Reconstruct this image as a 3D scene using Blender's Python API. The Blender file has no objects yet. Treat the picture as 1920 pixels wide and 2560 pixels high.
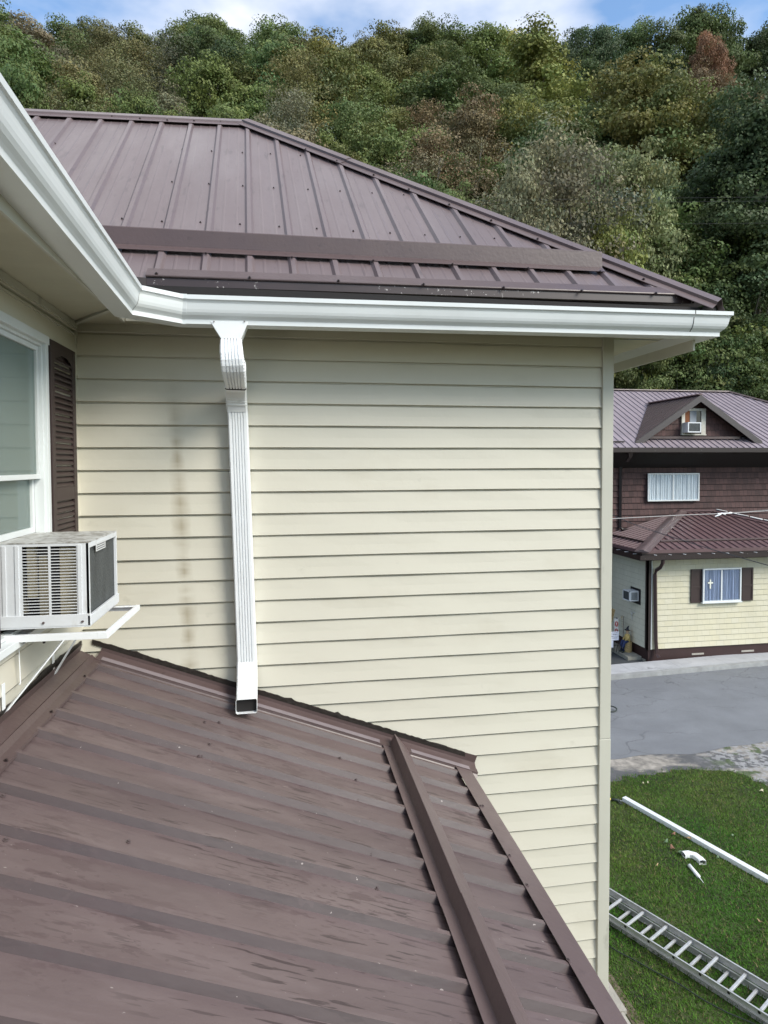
import bpy, bmesh, math, random
import numpy as np
from mathutils import Vector
random.seed(7); np.random.seed(7)
S = bpy.context.scene
COL = S.collection
R = math.radians

# ------------------------------------------------------------------ camera
F = 1574.457; YAW, PIT, ROL = R(9.17834), R(1.98980), R(-0.17819); CY = 1216.159
def _rot():
    cy, sy = math.cos(YAW), math.sin(YAW)
    f = np.array([sy*math.cos(PIT), cy*math.cos(PIT), -math.sin(PIT)])
    r = np.array([cy, -sy, 0.0]); u = np.cross(r, f)
    r2 = r*math.cos(ROL)+u*math.sin(ROL); u2 = np.cross(r2, f)
    return r2, u2, f
Rr, Ru, Rf = _rot()
cam_d = bpy.data.cameras.new("camera"); cam = bpy.data.objects.new("camera", cam_d); COL.objects.link(cam)
from mathutils import Matrix
cam.matrix_world = Matrix(((Rr[0], Ru[0], -Rf[0], 0), (Rr[1], Ru[1], -Rf[1], 0), (Rr[2], Ru[2], -Rf[2], 0), (0, 0, 0, 1)))
cam_d.sensor_fit = 'VERTICAL'; cam_d.sensor_height = 36.0; cam_d.lens = F/2560*36.0
cam_d.shift_y = (CY-1280)/2560.0; cam_d.clip_start = 0.02; cam_d.clip_end = 1500
S.camera = cam

# ------------------------------------------------------------------ sky, sun, exposure
SUN_EL, SUN_AZ = 37.0, 133.0          # azimuth measured from +Y clockwise
W = bpy.data.worlds.new("World"); S.world = W; W.use_nodes = True
nt = W.node_tree; nt.nodes.clear()
out = nt.nodes.new('ShaderNodeOutputWorld'); bg = nt.nodes.new('ShaderNodeBackground')
sky = nt.nodes.new('ShaderNodeTexSky'); sky.sky_type = 'NISHITA'; sky.sun_disc = False
sky.sun_elevation = R(SUN_EL); sky.sun_rotation = R(SUN_AZ); sky.air_density = 1.1; sky.dust_density = 1.2
tc = nt.nodes.new('ShaderNodeTexCoord'); mp = nt.nodes.new('ShaderNodeMapping'); mp.inputs['Scale'].default_value = (1.0, 1.0, 2.2)
mp.inputs['Location'].default_value = (0.35, 0.1, 0.2)
nz = nt.nodes.new('ShaderNodeTexNoise'); nz.inputs['Scale'].default_value = 2.3; nz.inputs['Detail'].default_value = 6; nz.inputs['Roughness'].default_value = .5
rp = nt.nodes.new('ShaderNodeValToRGB'); rp.color_ramp.elements[0].position = .42; rp.color_ramp.elements[1].position = .64
rp.color_ramp.elements[0].color = (.02, .02, .02, 1); rp.color_ramp.elements[1].color = (.88, .88, .88, 1)
mx = nt.nodes.new('ShaderNodeMix'); mx.data_type = 'RGBA'
# overcast luminance: thick cloud is brightest overhead
sxw = nt.nodes.new('ShaderNodeSeparateXYZ'); mrw = nt.nodes.new('ShaderNodeMapRange'); mrw.inputs[1].default_value = .0; mrw.inputs[2].default_value = 1.0; mrw.inputs[3].default_value = .28; mrw.inputs[4].default_value = 2.1
vmw = nt.nodes.new('ShaderNodeVectorMath'); vmw.operation = 'SCALE'; vmw.inputs[0].default_value = (5.2, 5.05, 4.9)
nt.links.new(tc.outputs['Generated'], sxw.inputs[0]); nt.links.new(sxw.outputs[2], mrw.inputs[0]); nt.links.new(mrw.outputs[0], vmw.inputs['Scale']); nt.links.new(vmw.outputs[0], mx.inputs['B'])
L = nt.links.new
L(tc.outputs['Generated'], mp.inputs['Vector']); L(mp.outputs['Vector'], nz.inputs['Vector']); L(nz.outputs['Fac'], rp.inputs['Fac'])
L(rp.outputs['Color'], mx.inputs['Factor']); tnt = nt.nodes.new('ShaderNodeMix'); tnt.data_type = 'RGBA'; tnt.blend_type = 'MULTIPLY'; tnt.inputs['Factor'].default_value = 1; tnt.inputs['B'].default_value = (.86, 1.06, 1.20, 1)
L(sky.outputs['Color'], tnt.inputs['A']); L(tnt.outputs['Result'], mx.inputs['A']); L(mx.outputs['Result'], bg.inputs['Color'])
bg.inputs['Strength'].default_value = 0.11; L(bg.outputs['Background'], out.inputs['Surface'])
sd = bpy.data.lights.new("sun", 'SUN'); sd.energy = 1.7; sd.angle = R(26); sd.color = (1, .93, .82)
sun = bpy.data.objects.new("sun", sd); COL.objects.link(sun)
az, el = R(SUN_AZ), R(SUN_EL)
sdir = Vector((math.sin(az)*math.cos(el), math.cos(az)*math.cos(el), math.sin(el)))
sun.rotation_euler = sdir.to_track_quat('Z', 'Y').to_euler(); sun.location = sdir*50
S.view_settings.view_transform = 'Standard'; S.view_settings.look = 'None'; S.view_settings.gamma = 1
S.view_settings.exposure = 1.05
S.render.engine = 'CYCLES'; S.cycles.use_denoising = True; S.cycles.max_bounces = 6; S.cycles.diffuse_bounces = 3
S.cycles.transparent_max_bounces = 8; S.cycles.glossy_bounces = 3; S.cycles.caustics_reflective = False; S.cycles.caustics_refractive = False

# ------------------------------------------------------------------ pixel helpers (photo pixels, 1920 x 2560)
def ray(x, y): return Rf+(x-960)/F*Rr-(y-CY)/F*Ru
def onz(x, y, z): d = ray(x, y); return d*z/d[2]
def ony(x, y, Y): d = ray(x, y); return d*Y/d[1]
def onx(x, y, X): d = ray(x, y); return d*X/d[0]
def topx(p):
    p = np.asarray(p, float); d = p@Rf
    return 960+F*(p@Rr)/d, CY-F*(p@Ru)/d
c = 0.1143; D = 29.3026*c; XL = -8.8078*c; XR = 16.2469*c; XRi = 15.6588*c; Z0 = 2.70335*c
G = -5.80      # ground level

# ------------------------------------------------------------------ mesh helpers
ROOT = {}
class MB:
    def __init__(s): s.v = []; s.f = []
    def add(s, vs, fs):
        n = len(s.v); s.v += [tuple(map(float, p)) for p in vs]; s.f += [tuple(i+n for i in f) for f in fs]; return s
    def box(s, x0, x1, y0, y1, z0, z1):
        return s.add([(x0,y0,z0),(x1,y0,z0),(x1,y1,z0),(x0,y1,z0),(x0,y0,z1),(x1,y0,z1),(x1,y1,z1),(x0,y1,z1)],
                     [(0,3,2,1),(4,5,6,7),(0,1,5,4),(1,2,6,5),(2,3,7,6),(3,0,4,7)])
    def quad(s, a, b, c_, d): return s.add([a, b, c_, d], [(0, 1, 2, 3)])
    def hexa(s, p):   # 8 points, bottom 4 then top 4
        return s.add(p, [(0,3,2,1),(4,5,6,7),(0,1,5,4),(1,2,6,5),(2,3,7,6),(3,0,4,7)])
    def strip(s, A, B):  # two polylines
        n = len(A); s.add(list(A)+list(B), [(i, i+1, n+i+1, n+i) for i in range(n-1)]); return s
    def loft(s, rings, closed=True, caps=True):
        n = len(rings[0]); vs = [p for r in rings for p in r]; fs = []
        for k in range(len(rings)-1):
            for i in range(n if closed else n-1):
                j = (i+1) % n; fs.append((k*n+i, k*n+j, (k+1)*n+j, (k+1)*n+i))
        if caps and closed: fs.append(tuple(range(n-1, -1, -1))); fs.append(tuple(range((len(rings)-1)*n, len(rings)*n)))
        return s.add(vs, fs)
    def bar(s, a, b, w, h, up=(0, 0, 1)):
        a, b = Vector(a), Vector(b); d = (b-a).normalized(); u = Vector(up)
        sd_ = d.cross(u)
        if sd_.length < 1e-4: sd_ = d.cross(Vector((1, 0, 0)))
        sd_.normalize(); u = sd_.cross(d).normalized()
        r = lambda p: [p-sd_*w/2-u*h/2, p+sd_*w/2-u*h/2, p+sd_*w/2+u*h/2, p-sd_*w/2+u*h/2]
        return s.loft([r(a), r(b)])
    def tube(s, pts, r, n=8, caps=True):
        pts = [Vector(p) for p in pts]; rings = []
        rs = r if isinstance(r, (list, tuple)) else [r]*len(pts)
        ref = Vector((0, 0, 1))
        for i, p in enumerate(pts):
            d = (pts[min(i+1, len(pts)-1)]-pts[max(i-1, 0)]).normalized()
            a = d.cross(ref)
            if a.length < .05: a = d.cross(Vector((1, 0, 0)))
            a.normalize(); b = a.cross(d)
            rings.append([p+(a*math.cos(t)+b*math.sin(t))*rs[i] for t in [2*math.pi*k/n for k in range(n)]])
        return s.loft(rings, True, caps)
    def build(s, name, mat, parent=None, base=None, smooth=False, bevel=0):
        org = np.zeros(3)
        if parent is not None: org = ROOT[parent.name]
        elif base is not None: org = np.array(base, float)
        me = bpy.data.meshes.new(name)
        me.from_pydata([tuple(np.array(p)-org) for p in s.v], [], s.f); me.materials.append(mat)
        o = bpy.data.objects.new(name, me); COL.objects.link(o)
        if parent is not None: o.parent = parent; ROOT[o.name] = org
        else: o.location = org; ROOT[o.name] = org
        if smooth: me.polygons.foreach_set('use_smooth', [True]*len(me.polygons))
        if bevel:
            m = o.modifiers.new('bevel', 'BEVEL'); m.width = bevel; m.segments = 2; m.limit_method = 'ANGLE'
        bm = bmesh.new(); bm.from_mesh(me); bmesh.ops.recalc_face_normals(bm, faces=bm.faces); bm.to_mesh(me); bm.free()
        return o
def box(name, mat, parent, x0, x1, y0, y1, z0, z1, **k): return MB().box(x0, x1, y0, y1, z0, z1).build(name, mat, parent, **k)
def tag(o, label=None, cat=None, group=None, kind=None):
    if label: o['label'] = label
    if cat: o['category'] = cat
    if group: o['group'] = group
    if kind: o['kind'] = kind
    return o
def thing(name, loc, label, cat, group=None):
    o = bpy.data.objects.new(name, None); COL.objects.link(o); o.location = loc; o.empty_display_size = .2
    ROOT[o.name] = np.array(loc, float); return tag(o, label, cat, group)
def struct(o): o['kind'] = 'structure'; return o
def copy_tree(o, parent=None):
    q = o.copy(); COL.objects.link(q)
    if parent is not None: q.parent = parent
    for ch in list(o.children): copy_tree(ch, q)
    return q

# ------------------------------------------------------------------ materials
def mat(name, col, rough=.6, var=.0, vscale=3.0, bump=0.0, bscale=60.0, spec=.5, metal=0.0, col2=None, stretch=(1, 1, 1), coat=0):
    m = bpy.data.materials.new(name); m.use_nodes = True; t = m.node_tree; b = t.nodes['Principled BSDF']
    b.inputs['Base Color'].default_value = (*col, 1); b.inputs['Roughness'].default_value = rough
    b.inputs['Specular IOR Level'].default_value = spec; b.inputs['Metallic'].default_value = metal; b.inputs['Coat Weight'].default_value = coat
    geo = t.nodes.new('ShaderNodeNewGeometry'); mp_ = t.nodes.new('ShaderNodeMapping'); mp_.inputs['Scale'].default_value = stretch
    t.links.new(geo.outputs['Position'], mp_.inputs['Vector'])
    m['_v'] = mp_.name
    if var or col2:
        n = t.nodes.new('ShaderNodeTexNoise'); n.inputs['Scale'].default_value = vscale; n.inputs['Detail'].default_value = 7; n.inputs['Roughness'].default_value = .6
        t.links.new(mp_.outputs['Vector'], n.inputs['Vector'])
        r = t.nodes.new('ShaderNodeValToRGB'); r.color_ramp.elements[0].position = .32; r.color_ramp.elements[1].position = .68
        a = [x*(1-var) for x in col]; e = [min(1, x*(1+var)) for x in (col2 or col)]
        r.color_ramp.elements[0].color = (*a, 1); r.color_ramp.elements[1].color = (*e, 1)
        t.links.new(n.outputs['Fac'], r.inputs['Fac']); t.links.new(r.outputs['Color'], b.inputs['Base Color'])
        r.name = 'basecol'
    if bump:
        n2 = t.nodes.new('ShaderNodeTexNoise'); n2.inputs['Scale'].default_value = bscale; n2.inputs['Detail'].default_value = 4
        t.links.new(mp_.outputs['Vector'], n2.inputs['Vector'])
        bp = t.nodes.new('ShaderNodeBump'); bp.inputs['Strength'].default_value = bump; bp.inputs['Distance'].default_value = .01
        t.links.new(n2.outputs['Fac'], bp.inputs['Height']); t.links.new(bp.outputs['Normal'], b.inputs['Normal'])
        bp.name = 'bump'
    return m
def N(m, typ, **k):
    n = m.node_tree.nodes.new(typ)
    for a, v in k.items(): setattr(n, a, v)
    return n
def overlay(m, colour, fac_socket, strength=1.0):
    """mix a stain/dirt/shade colour over the present base colour"""
    t = m.node_tree; b = t.nodes['Principled BSDF']; bi = b.inputs['Base Color']
    mixn = N(m, 'ShaderNodeMix', data_type='RGBA'); mixn.inputs['B'].default_value = (*colour, 1)
    if bi.is_linked: t.links.new(bi.links[0].from_socket, mixn.inputs['A'])
    else: mixn.inputs['A'].default_value = bi.default_value
    mu = N(m, 'ShaderNodeMath', operation='MULTIPLY'); mu.inputs[1].default_value = strength; mu.use_clamp = True
    t.links.new(fac_socket, mu.inputs[0]); t.links.new(mu.outputs[0], mixn.inputs['Factor']); t.links.new(mixn.outputs['Result'], bi)
def noise_mask(m, scale, lo, hi, stretch=(1, 1, 1), detail=6, loc=(0, 0, 0), rough=.6):
    t = m.node_tree; g = N(m, 'ShaderNodeNewGeometry'); mp_ = N(m, 'ShaderNodeMapping'); mp_.inputs['Scale'].default_value = stretch; mp_.inputs['Location'].default_value = loc
    n = N(m, 'ShaderNodeTexNoise'); n.inputs['Scale'].default_value = scale; n.inputs['Detail'].default_value = detail; n.inputs['Roughness'].default_value = rough
    mr = N(m, 'ShaderNodeMapRange'); mr.inputs[1].default_value = lo; mr.inputs[2].default_value = hi
    t.links.new(g.outputs['Position'], mp_.inputs['Vector']); t.links.new(mp_.outputs['Vector'], n.inputs['Vector']); t.links.new(n.outputs['Fac'], mr.inputs[0])
    return mr.outputs[0]
def mathn(m, op, a, b_=None, clamp=False):
    n = N(m, 'ShaderNodeMath', operation=op); n.use_clamp = clamp
    for i, v in enumerate((a, b_)):
        if v is None: continue
        if isinstance(v, (int, float)): n.inputs[i].default_value = v
        else: m.node_tree.links.new(v, n.inputs[i])
    return n.outputs[0]

VINYL = mat('cream_vinyl', (.595, .568, .478), .55, .025, 1.3, .06, 40, stretch=(1, 1, 1))
overlay(VINYL, (.30, .25, .15), noise_mask(VINYL, 1.7, .56, .78, (1, 1, 2), 8), .18)
overlay(VINYL, (.33, .32, .26), noise_mask(VINYL, 6.0, .66, .75, (1, 1, 1.4), 8, (3, 1, 2)), .30)
# the brown drip stain that runs down the siding
g_ = N(VINYL, 'ShaderNodeNewGeometry'); sx = N(VINYL, 'ShaderNodeSeparateXYZ'); VINYL.node_tree.links.new(g_.outputs['Position'], sx.inputs[0])
pa, pb = ony(432, 960, D), ony(478, 1690, D); sl = (pb[0]-pa[0])/(pb[2]-pa[2])
xc = mathn(VINYL, 'MULTIPLY_ADD', sx.outputs[2], sl); xc.node.inputs[2].default_value = float(pa[0]-sl*pa[2])
dx = mathn(VINYL, 'ABSOLUTE', mathn(VINYL, 'SUBTRACT', sx.outputs[0], xc))
nm = noise_mask(VINYL, 7, .25, .75, (1, 1, .8), 8)
wd = mathn(VINYL, 'MULTIPLY_ADD', nm, .045); wd.node.inputs[2].default_value = .026
ms = mathn(VINYL, 'SUBTRACT', 1.0, mathn(VINYL, 'DIVIDE', dx, wd), True)
patch = noise_mask(VINYL, 6.0, .36, .56, (.2, .2, 1.3), 3, (1, 2, 5))
yok = mathn(VINYL, 'GREATER_THAN', sx.outputs[1], D-.06)
crs = mathn(VINYL, 'FRACT', mathn(VINYL, 'DIVIDE', mathn(VINYL, 'SUBTRACT', float(Z0+20*c), sx.outputs[2]), c)); hump = mathn(VINYL, 'MULTIPLY', mathn(VINYL, 'MULTIPLY', crs, mathn(VINYL, 'SUBTRACT', 1.0, crs)), 4.0, True); hump = mathn(VINYL, 'POWER', hump, .45)
zf = N(VINYL, 'ShaderNodeMapRange'); zf.inputs[1].default_value = .50; zf.inputs[2].default_value = .10; VINYL.node_tree.links.new(sx.outputs[2], zf.inputs[0])
ms = mathn(VINYL, 'MULTIPLY', mathn(VINYL, 'MULTIPLY', mathn(VINYL, 'MULTIPLY', mathn(VINYL, 'MULTIPLY', ms, patch), hump), yok), zf.outputs[0])
overlay(VINYL, (.23, .18, .10), ms, .62)
TRIM = mat('cream_trim', (.50, .49, .42), .5, .06, 2.0)
overlay(TRIM, (.22, .21, .18), noise_mask(TRIM, 9, .60, .72, (1, 1, .35), 8), .6)
WHITE = mat('white_paint', (.70, .73, .73), .35, .03, 2)
overlay(WHITE, (.50, .52, .50), noise_mask(WHITE, 3.5, .50, .75, (1, 1, 1), 8), .25)
WHITE2 = mat('white_aluminium', (.80, .82, .83), .38, .03, 8, .05, 120)
overlay(WHITE2, (.45, .45, .43), noise_mask(WHITE2, 30, .63, .72, (1, 1, .15), 6), .3)
SOFF = mat('soffit_vinyl', (.50, .48, .37), .6, .08, 3)

def roofmat(name, col, rough=.38, along=(1, 1, 1), wear=.5):
    m = mat(name, col, rough, .07, 1.4, .10, 55, stretch=along, spec=.55)
    t = m.node_tree; b = t.nodes['Principled BSDF']
    overlay(m, tuple(min(1, x*1.55+.01) for x in col), noise_mask(m, 2.2, .42, .75, along, 9, (2, 1, 0)), wear)
    overlay(m, tuple(x*.42 for x in col), noise_mask(m, 26, .62, .70, along, 5, (5, 1, 0), .5), wear)
    rr = noise_mask(m, 3, .3, .7, along, 6); mr = N(m, 'ShaderNodeMapRange'); mr.inputs[3].default_value = rough-.07; mr.inputs[4].default_value = rough+.12
    t.links.new(rr, mr.inputs[0]); t.links.new(mr.outputs[0], b.inputs['Roughness'])
    return m
ROOF_MAIN = roofmat('brown_roof_steel', (.132, .100, .101), .38, (1, .22, .22), .35)
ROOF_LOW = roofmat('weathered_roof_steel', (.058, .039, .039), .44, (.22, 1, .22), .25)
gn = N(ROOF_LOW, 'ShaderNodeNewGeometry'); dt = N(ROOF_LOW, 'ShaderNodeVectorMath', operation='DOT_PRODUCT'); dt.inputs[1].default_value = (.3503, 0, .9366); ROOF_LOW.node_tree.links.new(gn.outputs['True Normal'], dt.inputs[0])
rib_shade_mask = N(ROOF_LOW, 'ShaderNodeMapRange'); rib_shade_mask.inputs[1].default_value = .90; rib_shade_mask.inputs[2].default_value = .985; ROOF_LOW.node_tree.links.new(dt.outputs['Value'], rib_shade_mask.inputs[0])   # flats paler, rib flanks darker: flank shade painted into the colour
overlay(ROOF_LOW, (.150, .110, .107), mathn(ROOF_LOW, 'MULTIPLY', rib_shade_mask.outputs[0], noise_mask(ROOF_LOW, 2.6, .05, .62, (.35, 1, .35), 8, (3, 3, 3))), .85)
overlay(ROOF_LOW, (.215, .170, .164), mathn(ROOF_LOW, 'MULTIPLY', rib_shade_mask.outputs[0], noise_mask(ROOF_LOW, 9, .52, .66, (.3, 1, .3), 8, (8, 3, 3))), .22)
G1 = noise_mask(ROOF_LOW, 1.7, .48, .64, (.6, 1, .5), 4, (4, 2, 1)); G2 = noise_mask(ROOF_LOW, 2.8, .42, .58, (.5, 1, .5), 4, (9, 2, 1))
overlay(ROOF_LOW, (.062, .036, .038), mathn(ROOF_LOW, 'MULTIPLY', noise_mask(ROOF_LOW, 27, .545, .575, (.30, 1.0, .3), 6, (1, 7, 0), .6), G1), .55)
overlay(ROOF_LOW, (.045, .030, .030), mathn(ROOF_LOW, 'MULTIPLY', noise_mask(ROOF_LOW, 75, .59, .61, (.09, 1, .09), 3, (3, 1, 0), .5), G2), .8)
overlay(ROOF_LOW, (.075, .050, .050), mathn(ROOF_LOW, 'MULTIPLY', noise_mask(ROOF_LOW, 60, .62, .64, (.5, 1, .5), 3, (5, 6, 0), .5), G1), .75)
overlay(ROOF_LOW, (.42, .37, .35), noise_mask(ROOF_LOW, 90, .73, .76, (.5, 1, .5), 3, (6, 5, 3), .5), .6)
ROOF_TRIM = roofmat('brown_trim_steel', (.080, .053, .051), .38, (1, 1, 1), .3)
ROOF_TRIM_L = roofmat('brown_cap_steel', (.112, .080, .079), .38, (1, 1, 1), .25)
ROOF_FAR = roofmat('distant_brown_roof', (.115, .068, .070), .42, (1, 1, 1), .3)
DARKTRIM = mat('dark_brown_metal', (.022, .013, .012), .45, .1, 4)
overlay(DARKTRIM, (.5, .47, .44), noise_mask(DARKTRIM, 38, .70, .72, (1, 1, 1), 3), .7)
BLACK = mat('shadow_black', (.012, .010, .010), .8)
SHUT = mat('brown_shutter', (.040, .024, .022), .5, .06, 5)
TAR = mat('tar_sealant', (.020, .015, .012), .6, .3, 30, .6, 40)
SCREW = mat('screw_head', (.035, .024, .024), .4, metal=.3)
SCREWB = mat('screw_washer', (.10, .075, .075), .4)
ALU = mat('ladder_aluminium', (.60, .61, .61), .38, .12, 12, .1, 90, metal=.45)
overlay(ALU, (.75, .76, .76), noise_mask(ALU, 40, .55, .66, (1, 1, 1), 5), .4)
FOUND = mat('foundation_block', (.36, .33, .29), .9, .12, 4, .4, 50)
BROWNFOUND = mat('brown_foundation', (.035, .014, .013), .6, .12, 3, .2, 30)
ACW = mat('appliance_white', (.66, .68, .70), .4, .04, 9, .04, 90)
overlay(ACW, (.36, .33, .26), noise_mask(ACW, 11, .60, .74, (1, 1, .4), 8), .45)
ACTOP = mat('appliance_top_grime', (.52, .52, .50), .5, .1, 12)
overlay(ACTOP, (.17, .15, .12), noise_mask(ACTOP, 30, .48, .60, (1, 1, 1), 8), .75)
ACDARK = mat('condenser_fins', (.055, .062, .064), .55, .25, 14, .5, 250, stretch=(1, 1, .3))
TAN = mat('insulation_tan', (.34, .29, .19), .8, .3, 22, .3, 50)
PLATE = mat('label_plate', (.62, .63, .63), .4, .05, 20)
INK = mat('label_ink', (.08, .08, .09), .5)

def glassmat(name, tint=(.85, .92, .9), refl=.25, painted_refl=0):
    m = bpy.data.materials.new(name); m.use_nodes = True; t = m.node_tree; t.nodes.clear()
    o = t.nodes.new('ShaderNodeOutputMaterial'); tr = t.nodes.new('ShaderNodeBsdfTransparent'); tr.inputs[0].default_value = (*tint, 1)
    gl = t.nodes.new('ShaderNodeBsdfGlossy'); gl.inputs['Roughness'].default_value = .03; gl.inputs['Color'].default_value = (.8, .9, .9, 1)
    fr = t.nodes.new('ShaderNodeLayerWeight'); fr.inputs[0].default_value = refl
    mm = t.nodes.new('ShaderNodeMixShader'); t.links.new(fr.outputs['Fresnel'], mm.inputs[0]); t.links.new(tr.outputs[0], mm.inputs[1]); t.links.new(gl.outputs[0], mm.inputs[2])
    if painted_refl:
        df = t.nodes.new('ShaderNodeBsdfDiffuse'); df.inputs[0].default_value = (.40, .47, .43, 1); md = t.nodes.new('ShaderNodeMixShader'); md.inputs[0].default_value = painted_refl  # pale diffuse mixed in as painted reflection on the panes
        t.links.new(mm.outputs[0], md.inputs[1]); t.links.new(df.outputs[0], md.inputs[2]); t.links.new(md.outputs[0], o.inputs[0])
    else: t.links.new(mm.outputs[0], o.inputs[0])
    return m
GLASS = glassmat('window_glass', (.80, .88, .86), .36, .38)
GLASS2 = glassmat('clear_glass', (.95, .97, .98), .12)
BLIND = mat('grey_blind', (.62, .68, .64), .7, .12, 2)
CURT = mat('white_curtain', (.86, .88, .90), .8, .14, 6, stretch=(4, 4, .2))
CURT2 = mat('blue_white_curtain', (.52, .56, .68), .8, .35, 8, stretch=(5, 5, .15))
ROOMDARK = mat('dark_room', (.05, .055, .055), .9)

# ------------------------------------------------------------------ generic siding: u along, n outwards
LAP = [(.0015, 1.0), (.006, .55), (.0122, .13), (.0130, .108), (.0118, .092), (-.005, .060), (-.005, .020), (.0015, 0)]
def siding(mb, fn, a0, a1, ztop, zbot, z_ref, ch, lap=LAP, scale=1.0, warp=.0011):
    """fn(a, d, z) -> point"""
    n0 = math.ceil((z_ref-zbot)/ch-1e-6); n1 = math.floor((z_ref-ztop)/ch+1e-6)
    for n in range(n1, n0):
        zb = z_ref-(n+1)*ch
        A = []
        for d, t in lap:
            z = min(max(zb+t*ch, zbot), ztop); A.append((d*scale, z))
        nseg = max(1, int(abs(a1-a0)/.18)) if warp else 1; prev = None
        for q in range(nseg+1):
            a = a0+(a1-a0)*q/nseg; wz = warp*math.sin(a*5.1+n*1.7)*math.sin(a*1.9+n*.9); wd__ = warp*1.2*math.sin(a*7.3+n*2.3)
            cur = [fn(a, d_+(wd__ if d_ > .003 else 0), z_+wz) for d_, z_ in A]
            if prev is not None: mb.strip(prev, cur)
            prev = cur

# =================================================================== NEAR HOUSE
H = thing('cream_house', (0.4, 5.5, G), 'cream vinyl-sided house with brown ribbed metal roofs, white gutters and a window air conditioner', 'house')
# main gable wall
m = MB(); siding(m, lambda a, d, z: (a, D-d, z), XL, XRi+.004, .72, Z0-29*c, Z0, c)
wall = m.build('siding_wall', VINYL, H)
# left wall with the window opening (Y 2.44..2.985, z -.66 .. .545)
WY0, WY1, WZ0, WZ1 = 2.28, 2.925, -.66, .55
m = MB(); fl = lambda a, d, z: (XL+d, a, z)
siding(m, fl, -1.6, D, .72, WZ1, Z0, c); siding(m, fl, -1.6, WY0, WZ1, WZ0, Z0, c); siding(m, fl, WY1, D, WZ1, WZ0, Z0, c); siding(m, fl, -1.6, D, WZ0, -1.1, Z0, c)
m.build('side_siding_wall', VINYL, H)
# backing walls and the storey below
m = MB(); m.box(XL-.30, XR-.03, D+.02, 8.6, G, .70)
m.build('wall_core', FOUND, H)
m = MB(); m.box(XL-.3, XL-.03, -1.6, D+.0, -1.1, WZ0); m.box(XL-.3, XL-.03, -1.6, WY0-.01, WZ0, WZ1); m.box(XL-.3, XL-.03, WY1+.01, D, WZ0, WZ1); m.box(XL-.3, XL-.03, -1.6, D, WZ1, .70)
m.box(XL-.3, .80, -1.6, D+.01, G, -1.78)
m.build('side_wall_core', FOUND, H)
# corner post
m = MB(); zj = float(ony(1515, 1843, D)[2]); m.box(XRi, XR, D-.022, D+.07, zj+.001, .735)
m.box(XRi-.0015, XR+.0015, D-.0235, D+.0715, -3.35, zj-.001)
m.build('corner_post', TRIM, H, bevel=.003)
m = MB(); siding(m, lambda a, d, z: (XR-.02+d, a, z), D+.07, 8.6, .72, Z0-29*c, Z0, c)
m.build('far_side_siding_wall', VINYL, H)
# inner corner channel (slightly bowed) with flange
pts = [(191, 803), (189.5, 900), (188.5, 1004), (190.5, 1170), (194, 1329), (200, 1480), (206, 1631)]
m = MB(); rings = []
for x, y in pts:
    p = ony(x, y, D-.02); xr = p[0]; rings.append([(XL+.002, D-.001, p[2]), (XL+.002, D-.030, p[2]), (xr, D-.022, p[2]), (xr, D-.001, p[2])])
m.loft(rings); m.build('corner_channel', TRIM, H)
# frieze trim under the left soffit
m = MB(); m.box(XL, XL+.022, -1.6, D-.03, .672, .70); m.box(XL, XL+.012, -1.6, D-.03, .640, .648); m.build('frieze_trim', TRIM, H)
# soffits
m = MB(); nb = 26; ys = np.linspace(-1.6, 3.07, nb*2+1)
A = []; B = []
for i, y in enumerate(ys):
    z = .700+(.004 if i % 2 else 0); A.append((XL, y, z)); B.append((-.705, y, z))
m.strip(A, B); m.strip([(XL, D, .704), (XR+.3, D, .712)], [(XL, 3.06, .704), (XR+.3, 3.06, .712)])
A = []; B = []
for i, y in enumerate(np.linspace(D, 8.6, 41)):
    z = .708+(.004 if i % 2 else 0); A.append((XR, y, z)); B.append((XR+.33, y, z))
m.strip(A, B); m.build('soffit', SOFF, H)
# fascias
m = MB(); m.box(-.716, -.706, -1.6, 3.06, .655, .80); m.box(-.70, XR+.30, 3.052, 3.062, .66, .80); m.box(XR+.30, XR+.312, 3.06, 9.0, .60, .80)
m.build('fascia', TRIM, H)
# wavy dark gap between soffit and right fascia + diagonal corner trim at the inner corner
m = MB(); a = ony(183, 800, 3.335); b = ony(283, 772, 2.98); b[2] = .698; a[2] = .697
m.bar(a, b, .022, .012); m.build('soffit_corner_trim', TRIM, H)

# ------------------------------------------------------------------ gutter
GP = [(0, 0), (0, -.019), (-.007, -.023), (-.012, -.032), (-.014, -.045), (-.017, -.060), (-.021, -.072), (-.028, -.083), (-.038, -.092), (-.0445, -.099), (-.045, -.102), (-.045, -.119), (-.128, -.119), (-.128, .006),
      (-.126, .006), (-.126, -.117), (-.047, -.117), (-.047, -.101), (-.039, -.090), (-.030, -.081), (-.023, -.070), (-.019, -.058), (-.014, -.032), (-.012, -.002)]
def gutter_rings(path):
    P = [Vector(p) for p in path]; rings = []
    for i, p in enumerate(P):
        def nrm(a, b): d = (b-a); return Vector((d.y, -d.x, 0)).normalized()   # outwards = right of travel
        if i == 0: nn = nrm(P[0], P[1]); k = 1
        elif i == len(P)-1: nn = nrm(P[-2], P[-1]); k = 1
        else:
            n1, n2 = nrm(P[i-1], p), nrm(p, P[i+1]); nn = (n1+n2).normalized(); k = 1/max(.3, nn.dot(n1))
        rings.append([p+nn*o*k+Vector((0, 0, z)) for o, z in GP])
    return rings
gx = -.580
GR = gutter_rings([(gx, -1.6, .98), (gx, 1.9, .808), (gx, 2.823, .762), (-.424, 2.919, .756), (2.07, 2.919, .7745), (2.285, 2.919, .776), (2.285, 9.2, .776)])
for nm_, a_, b_ in (('side_gutter', 0, 2), ('gutter_miter', 2, 3), ('front_gutter', 3, 4), ('corner_gutter', 4, 6)):
    mb = MB(); mb.loft(GR[a_:b_+1], True, a_ == 0 or b_ == 6); g__ = mb.build(nm_, WHITE, H)
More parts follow.
